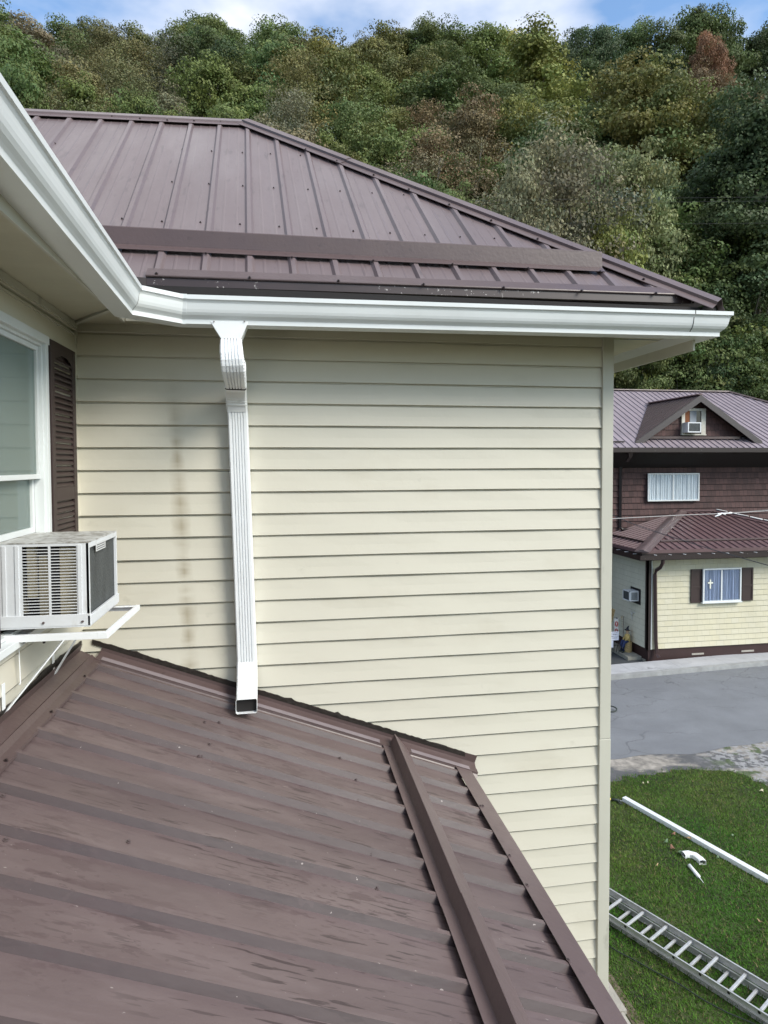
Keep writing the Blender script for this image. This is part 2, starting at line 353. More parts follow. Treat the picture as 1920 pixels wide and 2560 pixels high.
def seam(k, dirn):   # dark hairline where two lengths meet
    mb = MB(); A = []; B = []; dv_ = Vector(dirn).normalized()*.0022
    cen = sum(GR[k][:12], Vector())/12
    for p in GR[k][:12]:
        o_ = (p-cen).normalized()*.0012; A.append(p+o_-dv_); B.append(p+o_+dv_)
    mb.strip(A, B); return mb.build('seam', BLACK, g__)
seam(2, (0, 1, 0)); seam(4, (1, 0, 0))
mb = MB(); A_ = []; B_ = []
for p in GR[3][:12]:
    cen = sum(GR[3][:12], Vector())/12; o_ = (p-cen).normalized()*.002; A_.append(p+o_+Vector((-.014, -.0005, 0))); B_.append(p+o_+Vector((.014, -.0005, 0)))
mb.strip(A_, B_); o = mb.build('gutter_joint', WHITE, H); so = o.modifiers.new('t', 'SOLIDIFY'); so.thickness = .0015

# ------------------------------------------------------------------ downspout
dsp = MB()
def rect_section(w, d, flutes=True):
    pts = []
    # front face (towards camera = -Y local 'f') from left to right with grooves
    xs = []
    if flutes:
        for k in range(5):
            x0 = (-.028+.0135*k)*w/.098; xs += [(x0-.0026, 0), (x0-.0012, .006), (x0+.0012, .006), (x0+.0026, 0)]
    pts = [(-w/2+.006, 0), *xs, (w/2-.006, 0), (w/2, .006), (w/2, d-.006), (w/2-.006, d), (-w/2+.006, d), (-w/2, d-.006), (-w/2, .006)]
    return pts
def sweep(mb, path, w, d, flutes=True, widths=None, caps=True, crimp=None):
    P = [Vector(p) for p in path]; rings = []; n = len(P)
    for i, p in enumerate(P):
        t = (P[min(i+1, n-1)]-P[max(i-1, 0)]).normalized(); xax = Vector((1, 0, 0)); xax = (xax-t*xax.dot(t)).normalized()
        f = xax.cross(t).normalized()   # away from camera?
        if f.y < 0: f = -f
        ww = widths[i] if widths else w; cr = crimp[i] if crimp else 0
        rings.append([p+xax*x*(ww/w)+f*(y-cr if y < .03 else y) for x, y in rect_section(w, d, flutes)])
    mb.loft(rings, True, caps)
DS = MB(); # anchor part: the straight pipe
f0 = ony(594.5, 1048, 3.268); f1 = ony(617.5, 1668, 3.268); zt = ony(590, 985, 3.26)
sweep(DS, [zt, f0, f1], .099, .07)
down = DS.build('downspout', WHITE2, H)
# funnel outlet
m = MB(); YF = 2.962
pl = [ony(525, 803, YF), ony(621, 804, YF), ony(602.5, 847, YF), ony(552, 846, YF)]
m.hexa([Vector(p) for p in (pl[3], pl[2], pl[2]+np.array([0, .085, 0]), pl[3]+np.array([0, .085, 0]), pl[0], pl[1], pl[1]+np.array([0, .085, 0]), pl[0]+np.array([0, .085, 0]))])
m.build('outlet', WHITE2, down, bevel=.002)
for x in (535, 611):
    p = ony(x, 804, YF-.002); MB().tube([p, p+np.array([0, -.004, 0])], .003, 6).build('rivet', mat_r := SCREWB, down)
# upper elbow, curving back under the gutter
cpts = [(577, 846, 2.962), (577.5, 862, 2.948), (578.5, 880, 2.936), (580, 898, 2.932), (581.5, 914, 2.938), (583.5, 930, 2.955), (585.5, 945, 2.985), (587, 957, 3.022), (588.5, 967, 3.062), (589, 973, 3.09)]
path = []; wds = []; cr = []
for k in range(37):
    t_ = k/36*9; q = min(8, int(t_)); f_ = t_-q; a_, b__ = cpts[q], cpts[q+1]; path.append(ony(a_[0]*(1-f_)+b__[0]*f_, a_[1]*(1-f_)+b__[1]*f_, a_[2]*(1-f_)+b__[2]*f_))
    cx_ = 1 if (k % 2 and 8 < k < 32) else 0; wds.append(.095+.013*math.sin(math.pi*min(1, k/34))-(.005 if cx_ else 0)); cr.append(0)
m = MB(); sweep(m, path, .1, .07, True, wds, crimp=cr); m.build('upper_elbow', WHITE2, down)
# second elbow back to vertical with crimps
m = MB(); path = []; cr = []
a, b_ = ony(589, 973, 3.095), ony(590, 990, 3.255); cc = ony(592.5, 1030, 3.264)
for k in range(20):
    t = k/19; p = (1-t)**2*a+2*t*(1-t)*np.array([b_[0], 3.225, b_[2]+.012])+t*t*cc; path.append(p+np.array([0, -.002, 0])); cr.append(.005 if k % 2 and 4 < k < 16 else 0)
sweep(m, path, .101, .07, False, crimp=cr); m.build('lower_offset_elbow', WHITE2, down)
mj = MB(); sweep(mj, [ony(588.8, 973, 3.088), ony(588.9, 975.5, 3.094)], .0985, .071, False); mj.build('joint_shadow_band', BLACK, down)  # black band painted as the shadow line under the elbow end
# foot elbow with open mouth
m = MB(); path = []; cr = []
a = ony(617.0, 1655, 3.266); b_ = ony(618.0, 1722, 3.25); cc = ony(616, 1748, 3.10)
for k in range(22):
    t = k/21; p = (1-t)**2*a+2*t*(1-t)*b_+t*t*cc; path.append(p); cr.append(.005 if k % 2 and 5 < k < 17 else 0)
sweep(m, path, .102, .072, False, caps=False, crimp=cr); foot = m.build('foot_elbow', WHITE2, down)
so = foot.modifiers.new('thick', 'SOLIDIFY'); so.thickness = .0018; so.offset = -1
m = MB(); sweep(m, [path[-3]+np.array([0, .003, -.003]), path[-2]+np.array([0, .003, -.003])], .095, .064, False); m.build('throat_shade', BLACK, down)  # black plug standing in for the shade inside the mouth

# ------------------------------------------------------------------ roofs
# ribbed panel cross-section generator: returns list of (a, h)
def ribsec(a0, a1, first, pitch, rh=.019, rb=.030, rt=.012, minor=True):
    pts = [(a0, 0)]; k = math.floor((a0-first)/pitch)
    while first+k*pitch < a1+pitch:
        cpos = first+k*pitch
        seq = [(cpos-rb, 0), (cpos-rt, rh), (cpos+rt, rh), (cpos+rb, 0)]
        if minor:
            for q in (1/3., 2/3.):
                mm_ = cpos+q*pitch; seq += [(mm_-.009, 0), (mm_-.003, .0016), (mm_+.003, .0016), (mm_+.009, 0)]
        for s_ in seq:
            if a0 < s_[0] < a1: pts.append(s_)
        k += 1
    pts.append((a1, 0)); return pts
# lower roof: z = -1.32 - .374 X
LRz = lambda x: -1.320-.374*x
ln = np.array([.374, 0, 1])/math.hypot(.374, 1)
m = MB(); sec = ribsec(-1.6, D-.01, 3.020, .1885, .023, .0225, .0095, False)
A = []; B = []
Cc = []
for y, h in sec:
    A.append(np.array([XL, y, LRz(XL)])+ln*h); Cc.append(np.array([.1, y, LRz(.1)-.001*math.sin(y*9)])+ln*h); B.append(np.array([.930, y, LRz(.93)])+ln*h)
m.strip(A, Cc); m.strip(Cc, B)
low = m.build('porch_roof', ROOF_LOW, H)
def lrp(x, y, h): return np.array([x, y, LRz(x)])+ln*h
def prof_y(name, prof, y0, y1, mt, parent, wav=0):
    """profile of (x, h) on the lower roof extruded along Y"""
    mb = MB(); n = 12; rr = []
    for k in range(n+1):
        y = y0+(y1-y0)*k/n
        rr.append([lrp(x, y, h) for x, h in prof])
    mb.loft(rr, False, False); o = mb.build(name, mt, parent); s_ = o.modifiers.new('thick', 'SOLIDIFY'); s_.thickness = .0012; return o
# head flashing along the left wall
prof_y('head_flashing', [(XL+.004, .075), (XL+.006, .040), (-.950, .034), (-.945, .037), (-.925, .023), (-.897, .0215), (-.893, .012)], -1.6, 3.262, ROOF_TRIM, low)
# snow bar, two lengths that overlap
bar_p = [(.506, .0255), (.548, .0265), (.5535, .085), (.5565, .086), (.650, .0255)]
prof_y('snow_bar', bar_p, 1.965, 3.285, ROOF_TRIM_L, low); prof_y('snow_bar', [(x, h+.003) for x, h in bar_p], -1.6, 2.01, ROOF_TRIM_L, low)
# eave trim
prof_y('eave_trim', [(.905, .0270), (.992, .0265), (.996, .018), (.999, -.09), (.985, -.095)], -1.6, 3.262, ROOF_TRIM_L, low)
# step flashing along the main wall
m = MB(); rr = []
for k in range(25):
    x = -.925+(1.03+.925)*k/24
    dz = .002*math.sin(k*2.1)
    rr.append([lrp(x, D-.016, .085+dz), lrp(x, D-.018, .045), lrp(x, D-.030, .040), lrp(x, D-.062, .030), lrp(x, D-.066, .0335), lrp(x, D-.098, .028), lrp(x, D-.100, .018), lrp(x, D-.112, .004)])
m.loft(rr, False, False); o = m.build('wall_flashing', ROOF_TRIM, low); so = o.modifiers.new('thick', 'SOLIDIFY'); so.thickness = .0012
m = MB()
for (xa, xb) in ((-.90, .49), (.66, .985)): m.strip([lrp(xa, D-.067, .036), lrp(xb, D-.067, .036)], [lrp(xa, D-.096, .0305), lrp(xb, D-.096, .0305)])
m.build('flashing_strip', mat('lavender_grey_strip', (.21, .175, .185), .3, .06, 4), low)
# ragged tar line on both walls
random.seed(3)
def tar(fn, a0, a1, n, lo, hi):
    mb = MB(); A, B, A2 = [], [], []
    for k in range(n+1):
        a = a0+(a1-a0)*k/n; h = random.uniform(lo, hi)
        if random.random() < .04: h += .008
        A.append(fn(a, -.02, 0)); B.append(fn(a, h, .002)); A2.append(fn(a, h, -.006))
    mb.strip(A, B); mb.strip(B, A2); return mb
tar(lambda a, h, q: (a, D-.0175-q, LRz(a)+.085+h), -.95, .99, 110, .003, .009).build('tar_seam', TAR, low)
tar(lambda a, h, q: (XL+.0155+q, a, LRz(XL)+.070+h+.006*math.sin(a*7)), -1.5, 3.30, 120, .004, .012).build('tar_seam', TAR, low)
# screws: hexagonal head with washer, copied
def screw_proto(r=.0055):
    mb = MB(); mb.tube([(0, 0, 0), (0, 0, .0016)], r*1.5, 10); o = mb.build('screw', SCREWB, low); mb2 = MB(); mb2.tube([(0, 0, .0016), (0, 0, .0065)], r*.85, 6)
    n = len(mb.v); mb.add(mb2.v, mb2.f)
    return mb
def put_screws(pts, nrm, parent, mt, r=.0055):
    mb = MB(); mb.tube([(0, 0, 0), (0, 0, .0018)], r*1.5, 10); mb.tube([(0, 0, .0018), (0, 0, .0068)], r*.85, 6)
    proto = None; q = Vector(nrm).to_track_quat('Z', 'Y')
    for p in pts:
        loc = Vector(np.array(p)-ROOT[parent.name])
        if proto is None:
            me = bpy.data.meshes.new('screw'); me.from_pydata(mb.v, [], mb.f); me.materials.append(mt); proto = bpy.data.objects.new('screw', me); o = proto
        else: o = proto.copy()
        COL.objects.link(o); o.parent = parent; o.location = loc; o.rotation_mode = 'QUATERNION'; o.rotation_quaternion = q
ls = []
for (px, py) in ((512, 1806), (524, 1861), (504, 1892), (497, 1892), (490, 1948), (473, 2012), (454, 2088), (321, 2105), (436, 2183), (400, 2290), (358, 2434), (322, 1784), (548, 1807),
                 (880, 1897), (890, 1951), (894, 2001), (906, 2062), (927, 2136), (942, 2222), (976, 2321), (1006, 2440), (1042, 1971), (1096, 2088), (1163, 2244), (1200, 2342), (1252, 2464),
                 (16, 2065), (8, 1991), (870, 1857), (850, 1896), (14, 2101)):
    d = ray(px, py); t = -1.32/(d[2]+.374*d[0]); p = d*t
    h = .026 if (px > 1040) else .001
    d2 = (-1.32+h*1.07)/(d[2]+.374*d[0]); ls.append(d*d2)
for (px, py) in ((1201, 2015), (1207, 2015), (1274, 2139), (1318, 2213), (1421, 2401)):
    d = ray(px, py); ls.append(d*((-1.32+.029)/(d[2]+.374*d[0])))
put_screws(ls, ln, low, SCREWB, .0052)
# left head-flashing screws
put_screws([onpl for onpl in [lrp(-.905, y, .0225) for y in (3.02, 2.60, 2.19, 1.8)]], ln, low, SCREW, .005)

# main roof z = .86 Y - 1.783
MRz = lambda y: .86*y-1.783
mn = np.array([0, -.86, 1])/math.hypot(.86, 1)
HX0, HY0, RX, RY = 2.262, 3.072, -.245, 5.225
hs = (RX-HX0)/(RY-HY0)            # dX/dY along the hip
def eaveY(x): return 3.073+.013*(x+.61)
sk = -.05
def mline(xb):
    ye = (HX0-hs*HY0*1-xb+sk*3.48)/(sk-hs) if False else None
    # X = xb + sk (Y-3.48); hip X = HX0 + hs (Y-HY0)
    yh = (HX0-hs*HY0-xb+sk*3.48)/(sk-hs)
    # ridge: Y = 5.075 + (X+1.822)*.0988
    yr = (5.075+.0988*(xb-sk*3.48+1.822))/(1-.0988*sk)
    y1 = min(yh, yr)
    y0 = eaveY(xb)
    yv = (2.35+sk*3.48-xb)/(1+sk)
    if xb < -.72: y0 = max(y0, yv)
    return y0, max(y1, y0+.001)
m = MB(); sec = ribsec(-3.6, 2.30, -.375, .2133, .0165, .024, .011)
A = []; B = []; M1 = []
for xb, h in sec:
    y0, y1 = mline(xb)
    P = lambda y: np.array([xb+sk*(y-3.48), y, MRz(y)])+mn*h
    A.append(P(y0)); B.append(P(y1)); ym = (y0+y1)/2; M1.append(P(ym))
m.strip(A, M1); m.strip(M1, B)
mroof = m.build('main_roof', ROOF_MAIN, H)
# the other slopes (seen only from the side)
m = MB(); rid = np.array([RX, RY, MRz(RY)]); hc = np.array([HX0, HY0, MRz(HY0)])
lr = np.array([-3.8, 5.075+(-3.8+1.822)*.0988, 0]); lr[2] = MRz(lr[1])
m.add([hc, rid, (RX, 6.4, rid[2]), (HX0, 9.0, hc[2])], [(0, 1, 2, 3)]); m.add([rid, lr, (-3.8, 6.4, rid[2]-.1), (RX, 6.4, rid[2])], [(0, 1, 2, 3)])
m.add([(RX, 6.4, rid[2]), (-3.8, 6.4, rid[2]), (-3.8, 9.0, hc[2]), (HX0, 9.0, hc[2])], [(0, 1, 2, 3)])
# left wing slope
m.add([(-.69, -1.6, .835), (-.69, 3.06, .86), (-2.6, 4.95, 2.48), (-2.6, -1.6, 2.48)], [(0, 1, 2, 3)])
m.build('rear_slopes', ROOF_MAIN, mroof)
def onM(p, h): return np.array([p[0], p[1], MRz(p[1])])+mn*h
# snow bar on main roof: (y, h) profile extruded in X
m = MB(); rr = []
for k in range(13):
    x = -1.15+(1.772+1.15)*k/12; y = 3.292+.003*(x+.8)
    def Q(dy, hh, hz=0): b = onM((x, y+dy), hh); return b+np.array([0, 0, hz])
    rr.append([Q(-.012, .0215), Q(.028, .0225), Q(.030, .0225, .082), Q(.034, .0225, .084), Q(.125, .022)])
m.loft(rr, False, False); o = m.build('snow_bar', ROOF_TRIM, mroof); so = o.modifiers.new('thick', 'SOLIDIFY'); so.thickness = .0015
# eave trim on ribs + vertical face
m = MB(); rr = []
for k in range(13):
    x = -.612+(2.205+.612)*k/12; y = eaveY(x)
    rr.append([onM((x, y+.052), .0205), onM((x, y), .021), onM((x, y-.003), .018), onM((x, y-.003), .012)])
m.loft(rr, False, False); o = m.build('eave_trim', ROOF_TRIM, mroof); so = o.modifiers.new('thick', 'SOLIDIFY'); so.thickness = .0012
m = MB(); rr = []
for k in range(13):
    x = -.612+(2.19+.612)*k/12; y = eaveY(x)-.004; zt0 = MRz(y)+.020; rr.append([(x, y, zt0), (x, y-.003, zt0-.048), (x, y+.004, zt0-.051)])
m.loft(rr, False, False); DRIP = mat('drip_edge_brown', (.045, .030, .029), .4, .1, 4); overlay(DRIP, (.55, .52, .50), mathn(DRIP, 'MULTIPLY', noise_mask(DRIP, 60, .64, .66, (1, 1, 1), 3), noise_mask(DRIP, 3, .5, .55, (1, 1, 1), 2)), .8); o = m.build('drip_edge', DRIP, mroof); so = o.modifiers.new('thick', 'SOLIDIFY'); so.thickness = .0012
box('eave_gap_shade', BLACK, mroof, -.60, 2.22, 3.048, 3.056, .66, .825)  # black board added as painted shade in the gap above the gutter
# valley end scrap
m = MB(); m.add([(-.72, 3.04, .86), (-.61, 3.065, .862), (-.61, 3.065, .80), (-.68, 3.05, .83)], [(0, 1, 2, 3)]); o = m.build('valley_end', DARKTRIM, mroof); so = o.modifiers.new('t', 'SOLIDIFY'); so.thickness = .002
# hip cap: follows the hip, raised on the ribs, in two lengths
hd = np.array([RX-HX0, RY-HY0, 0]); hd_n = hd/np.linalg.norm(hd)
hup = np.array([hd_n[0], hd_n[1], .86*hd_n[1]]); hup /= np.linalg.norm(hup)
inn = np.cross(hup, mn); inn = inn if inn[0] < 0 else -inn      # direction on the visible slope away from the hip
def hipprof(t, lift=0):
    y = HY0+(RY-HY0)*t; x = HX0+(RX-HX0)*t; b = np.array([x, y, MRz(y)])
    e = np.array([.5, .15, -.45]); e = e/np.linalg.norm(e)
    return [b+inn*.115+mn*(.020+lift), b+inn*.112+mn*(.022+lift), b+inn*.062+mn*(.026+lift), b+inn*.058+mn*(.040+lift), b+mn*.042+np.array([0, 0, lift]), b+e*.05+np.array([0, 0, .035+lift]), b+e*.09+np.array([0, 0, .020+lift])]
for (t0, t1, lf) in ((-.012, .735, 0), (.70, 1.0, .004)):
    m = MB(); m.loft([hipprof(t0+(t1-t0)*k/8, lf) for k in range(9)], False, False); o = m.build('hip_cap', ROOF_TRIM_L, mroof); so = o.modifiers.new('thick', 'SOLIDIFY'); so.thickness = .0015
m = MB(); t0 = hipprof(.0); m.add([t0[2], t0[4], t0[6], (2.27, 3.05, .79), (2.18, 3.055, .79)], [(0, 1, 2, 3, 4)]); o = m.build('hip_end_closure', BLACK, mroof); so = o.modifiers.new('t', 'SOLIDIFY'); so.thickness = .004
# ridge cap
m = MB(); rr = []
for k in range(9):
    x = -3.8+(RX+.02+3.8)*k/8; y = 5.075+(x+1.822)*.0988; b = np.array([x, y, MRz(y)])
    rr.append([b+np.array([0, -.085, -.073])+mn*.020, b+np.array([0, -.083, -.0715])+mn*.022, b+np.array([0, -.05, -.043])+mn*.026, b+np.array([0, -.047, -.033])+mn*.030, b+np.array([0, 0, .040]), b+np.array([0, .09, -.03])])
m.loft(rr, False, False); o = m.build('ridge_cap', ROOF_TRIM_L, mroof); so = o.modifiers.new('thick', 'SOLIDIFY'); so.thickness = .0015
# main roof screws at the photographed places
def MR(x, y, h=0): d = ray(x, y); return d*(-1.783+h)/(d[2]-.86*d[1])
s1 = [(138,359),(218,363),(298,366),(378,371),(456,374),(529,378),(606,382),(676,385),(751,389), (256,449),(346,454),(430,455),(522,460),(607,465),(684,470),(770,474),(850,478),(930,483),
      (305,547),(405,554),(501,556),(600,561),(698,567),(792,572),(883,578),(975,583),(1062,588),(1150,593),(1236,597),(1009,488)]
s2 = [(391,684),(624,694),(846,702),(1059,711),(1259,719),(1454,727),(1640,733)]
s3 = [(515,634),(730,644),(933,652),(1131,661),(1320,671),(1500,679)]
s4 = [(688,347),(764,373),(842,402),(934,437),(1022,473),(1123,511),(1228,551),(1344,597),(1609,698)]
s5 = [(137,281),(208,287),(280,291),(350,296),(418,300),(485,302),(551,304)]
put_screws([MR(x, y, .001) for x, y in s1], mn, mroof, SCREW, .0042)
put_screws([MR(x, y, .030) for x, y in s2+s3], mn, mroof, SCREW, .0052)
put_screws([MR(x, y, .034) for x, y in s4+s5], mn, mroof, SCREW, .0052)

# ------------------------------------------------------------------ near window
win = MB(); X0 = XL
win.box(X0-.02, X0+.018, WY1-.030, WY1, WZ0, WZ1); win.box(X0-.02, X0+.018, WY0, WY0+.030, WZ0, WZ1); win.box(X0-.02, X0+.022, WY0-.008, WY1+.004, WZ1-.032, WZ1+.004)
win.box(X0-.02, X0+.045, WY0-.02, WY1+.01, WZ0-.012, WZ0+.018)
window = win.build('window', WHITE, H, bevel=.002)
def frame(mb, y0, y1, z0, z1, x0, x1, w): mb.box(x0, x1, y0, y0+w, z0, z1); mb.box(x0, x1, y1-w, y1, z0, z1); mb.box(x0, x1, y0+w, y1-w, z0, z0+w); mb.box(x0, x1, y0+w, y1-w, z1-w, z1)
m = MB(); frame(m, WY0+.030, WY1-.030, WZ0+.02, WZ1-.032, X0-.035, X0+.004, .013); m.build('storm_frame', WHITE, window, bevel=.0015)
m = MB(); frame(m, WY0+.044, WY1-.044, -.056, WZ1-.046, X0-.030, X0-.008, .020); m.build('upper_sash', WHITE, window, bevel=.0015)
m = MB(); frame(m, WY0+.044, WY1-.044, -.285, -.034, X0-.058, X0-.034, .024); m.build('lower_sash', WHITE, window, bevel=.0015)
m = MB(); m.box(X0-.021, X0-.018, WY0+.06, WY1-.06, -.04, WZ1-.06); m.box(X0-.048, X0-.045, WY0+.06, WY1-.06, -.265, -.055); m.build('pane', GLASS, window)
m = MB(); nbl = 34
for k in range(nbl):
    z = -.27+.70*k/nbl; m.quad((X0-.085, WY0+.05, z), (X0-.085, WY1-.08, z), (X0-.098, WY1-.08, z+.019), (X0-.098, WY0+.05, z+.019))
m.build('blind', BLIND, window)
box('window_recess', ROOMDARK, window, X0-.29, X0-.15, WY0, WY1, WZ0, WZ1)

# shutters
def shutter(y0, y1, z0, z1, name='shutter'):
    mb = MB(); x0, x1 = XL+.006, XL+.024; w = .042
    mb.box(x0, x1, y0, y0+w, z0, z1); mb.box(x0, x1, y1-w, y1, z0, z1)
    zm = z0+(z1-z0)*.42
    mb.box(x0, x1-.001, y0+w, y1-w, z0, z0+.06); mb.box(x0, x1-.001, y0+w, y1-w, zm-.03, zm+.03)
    # arched head
    n = 10; A = []; B = []
    for k in range(n+1):
        y = y0+w+(y1-y0-2*w)*k/n; A.append((x1-.001, y, z1)); B.append((x1-.001, y, z1-.05-.035*(abs(2*k/n-1))**2))
    mb.strip(A, B); mb.box(x0, x1-.002, y0+w, y1-w, z1-.048, z1-.001)
    sh = mb.build(name, SHUT, H, bevel=.002)
    lv = MB()
    for (a, b) in ((z0+.062, zm-.032), (zm+.032, z1-.06)):
        k = int((b-a)/.0245)
        for i in range(k):
            z = a+(b-a)*(i+.5)/k; lv.hexa([(x0+.004, y0+w, z-.002), (x1-.004, y0+w, z-.015), (x1-.004, y1-w, z-.015), (x0+.004, y1-w, z-.002), (x0+.006, y0+w, z+.006), (x1-.002, y0+w, z-.008), (x1-.002, y1-w, z-.008), (x0+.006, y1-w, z+.006)])
    lv.box(x0-.001, x0+.002, y0+w, y1-w, z0+.05, z1-.05); lv.build('louvres', SHUT, sh)
    return sh
shutter(2.934, 3.262, -.62, .548); shutter(2.05, 2.385, -.675, .552)

# ------------------------------------------------------------------ window air conditioner
AX0, AX1, AY0, AY1, AZ0, AZ1 = XL-.10, -.720, 2.50, 2.905, -.596, -.290
ac = thing('air_conditioner', (-.85, 2.70, -.61), 'white window air conditioner with louvred side standing in the near window', 'air conditioner')
ROOT[ac.name] = np.array([-.85, 2.70, -.61])
yf = AY0
def XA(px): return ony(px, 1450, yf)[0]
def ZA(py): return ony(110, py, yf)[2]
m = MB(); sx0, sx1, sx2, sx3 = XA(55.7), XA(121.2), XA(127), XA(191.7); zt_, zb_ = ZA(1366.5), ZA(1539.5)
m.box(AX0, sx0, yf, yf+.004, AZ0, AZ1); m.box(sx3, AX1, yf, yf+.004, AZ0, AZ1); m.box(sx0, sx3, yf, yf+.004, AZ0, zb_); m.box(sx0, sx3, yf, yf+.004, zt_, AZ1); m.box(sx1, sx2, yf, yf+.004, zb_, zt_)
n = 23; st = (zt_-zb_)/n
for k in range(1, n):
    z = zb_+k*st
    for (a, b) in ((sx0, sx1), (sx2, sx3)): m.box(a, b, yf+.0005, yf+.0045, z-st*.13, z+st*.13)
# embossed ribs
for px in (10.5, 43, 200):
    a = XA(px-4.5); b = XA(px+4.5); m.box(a, b, yf-.0035, yf+.001, zb_, zt_+.004)
m.build('side_panel', ACW, ac)
m = MB(); m.box(AX0, AX1-.002, AY1-.004, AY1, AZ0, AZ1); m.box(AX0, AX1-.012, AY0+.004, AY1-.004, AZ0, AZ0+.006); m.box(AX0, AX0+.01, AY0+.004, AY1-.004, AZ0, AZ1); m.build('cabinet', ACW, ac)
m = MB(); m.box(AX0, AX1+.001, AY0-.001, AY1+.001, AZ1, AZ1+.004); m.build('top_panel', ACTOP, ac)
m = MB(); m.box(AX0, AX1+.004, AY0-.006, AY0-.0005, AZ0-.004, AZ0+.040); m.box(AX1-.006, AX1+.006, AY0-.006, AY1+.004, AZ0-.004, AZ0+.034)
m.box(AX0, AX1+.002, AY0-.004, AY1, AZ0-.010, AZ0-.003); m.build('base_pan', ACW, ac, bevel=.0015)
m = MB(); m.box(AX1-.012, AX1-.009, AY0+.010, AY1-.008, AZ0+.03, AZ1-.006); m.build('condenser_grille', ACDARK, ac)
m = MB(); m.box(AX1-.010, AX1+.001, AY0, AY0+.012, AZ0+.03, AZ1); m.box(AX1-.010, AX1+.001, AY1-.012, AY1, AZ0+.03, AZ1); m.box(AX1-.010, AX1+.001, AY0+.012, AY1-.012, AZ1-.020, AZ1-.0005); m.build('grille_frame', ACW, ac, bevel=.001)
m = MB(); m.box(AX1+.0012, AX1+.003, AY0+.09, AY0+.22, AZ1-.045, AZ1-.012); pl_ = m.build('rating_plate', PLATE, ac)
m = MB(); random.seed(5)
for r in range(3):
    y = AY0+.098
    while y < AY0+.208:
        w_ = random.uniform(.004, .011); m.box(AX1+.003, AX1+.0034, y, y+w_, AZ1-.040+.0085*r, AZ1-.036+.0085*r); y += w_+.003
m.build('plate_text', INK, pl_)
# inside seen through the louvres
m = MB(); m.box(AX0+.02, AX0+.13, AY0+.09, AY0+.30, AZ0+.03, AZ1-.10); m.box(XA(60), XA(80), AY0+.03, AY0+.06, AZ0+.10, AZ1-.01); m.box(XA(142), XA(195), AY0+.035, AY0+.05, AZ0+.02, AZ1-.02); m.box(XA(85), XA(104), AY0+.05, AY0+.07, AZ0+.02, AZ1-.05); m.build('inner_housing', TAN, ac)
m = MB(); m.box(AX0+.02, AX1-.02, AY0+.12, AY0+.125, AZ0+.01, AZ1-.004); m.build('inner_shroud', BLACK, ac)
for px in (109, 207):
    p = ony(px, 1556, AY0-.006); p[2] = AZ0+.012; MB().tube([p, p+np.array([0, -.005, 0])], .0045, 8).build('screw', SCREWB, ac)
# bracket
br = thing('bracket', (-.8, 2.7, -.64), 'white steel bracket with diagonal braces holding up the near window air conditioner', 'bracket')
m = MB(); zb = AZ0-.028; bx1 = -.640
nb0 = ony(270, 1594, AY0-.012); fb0 = ony(350, 1512, AY1+.02)
m.box(XL-.01, nb0[0], AY0-.020, AY0-.017, zb-.026, zb-.002); m.box(XL-.01, nb0[0], AY0-.020, AY0-.002, zb-.0035, zb-.001)
m.build('near_rail', WHITE2, br, bevel=.001)
m = MB(); m.box(XL-.01, fb0[0], AY1-.01, AY1+.016, zb-.0, zb+.003); m.box(XL-.01, fb0[0], AY1+.012, AY1+.016, zb-.02, zb+.001); m.build('far_rail', WHITE2, br, bevel=.001)
m = MB(); a = Vector((nb0[0], AY0-.018, zb-.015)); b = Vector((fb0[0], AY1+.014, zb-.006)); m.bar(a, b, .003, .022); m.bar(a+Vector((-.008, 0, .010)), b+Vector((-.008, 0, .010)), .015, .0025); m.build('cross_bar', WHITE2, br, bevel=.001)
w1 = onx(10, 1785, XL+.014); u1 = ony(160, 1598, AY0-.01); w2 = onx(134, 1690, XL+.014); u2 = ony(190, 1597, AY1)
m = MB(); m.bar(w1, u1, .022, .004); m.bar(w1, Vector(w1)+Vector((0, 0, .11)), .02, .004); m.build('brace', WHITE2, br); m = MB(); m.bar(w2, u2, .022, .004); m.bar(w2, Vector(w2)+Vector((0, 0, .10)), .02, .004); m.build('brace', WHITE2, br)
for p in (w1, w2, onx(190, 1628, XL+.014)): MB().tube([p, Vector(p)+Vector((.008, 0, 0))], .0065, 6).build('bolt', SCREW, br)
for px in (60, 110): p = ony(px, 1600, AY0-.005); MB().tube([p, Vector(p)+Vector((0, 0, -.012))], .005, 6).build('bolt', SCREW, br)
tag(MB().tube([onx(47, 1597, XL+.03), onx(48, 1640, XL+.025), onx(51, 1706, XL+.03), onx(49, 1712, XL+.03)], .0022, 6).build('wire', WHITE2, None, base=onx(49, 1712, XL+.03)), 'thin white wire hanging below the bracket of the near air conditioner', 'wire')

# =================================================================== GROUND, ROAD, HILL
def tnoise(x, y): return 1.3*math.sin(x*.11+1)+1.0*math.sin(y*.17+x*.06)+.5*math.sin(x*.31+y*.23)
def T(x, y):
    if y < 25: return G-.05
    k = min(1, (y-25)/6.0); top = 84-.02*x
    yy = min(y, top); z = G-.05+.86*(yy-27)*k if y > 27 else G-.05
    if y > 27: z += tnoise(x, y)*.5*k
    if y > top: z -= .35*(y-top)
    return z
gs = MB(); xs = np.concatenate([[-420, -200], np.linspace(-90, 130, 67), [220, 460]]); ys = np.concatenate([[-400, -100, -20, 0, 14, 22], np.linspace(25, 110, 41), [160, 300, 700]])
vs = []; fs = []
for j, y in enumerate(ys):
    for i, x in enumerate(xs): vs.append((x, y, T(x, y) if y < 111 else T(x, 110)-6-(y-110)*.02))
nx = len(xs)
for j in range(len(ys)-1):
    for i in range(nx-1): fs.append((j*nx+i, j*nx+i+1, (j+1)*nx+i+1, (j+1)*nx+i))
gs.add(vs, fs); FLOOR = mat('forest_floor', (.030, .026, .014), .95, .4, .6, .5, 4, col2=(.045, .055, .018))
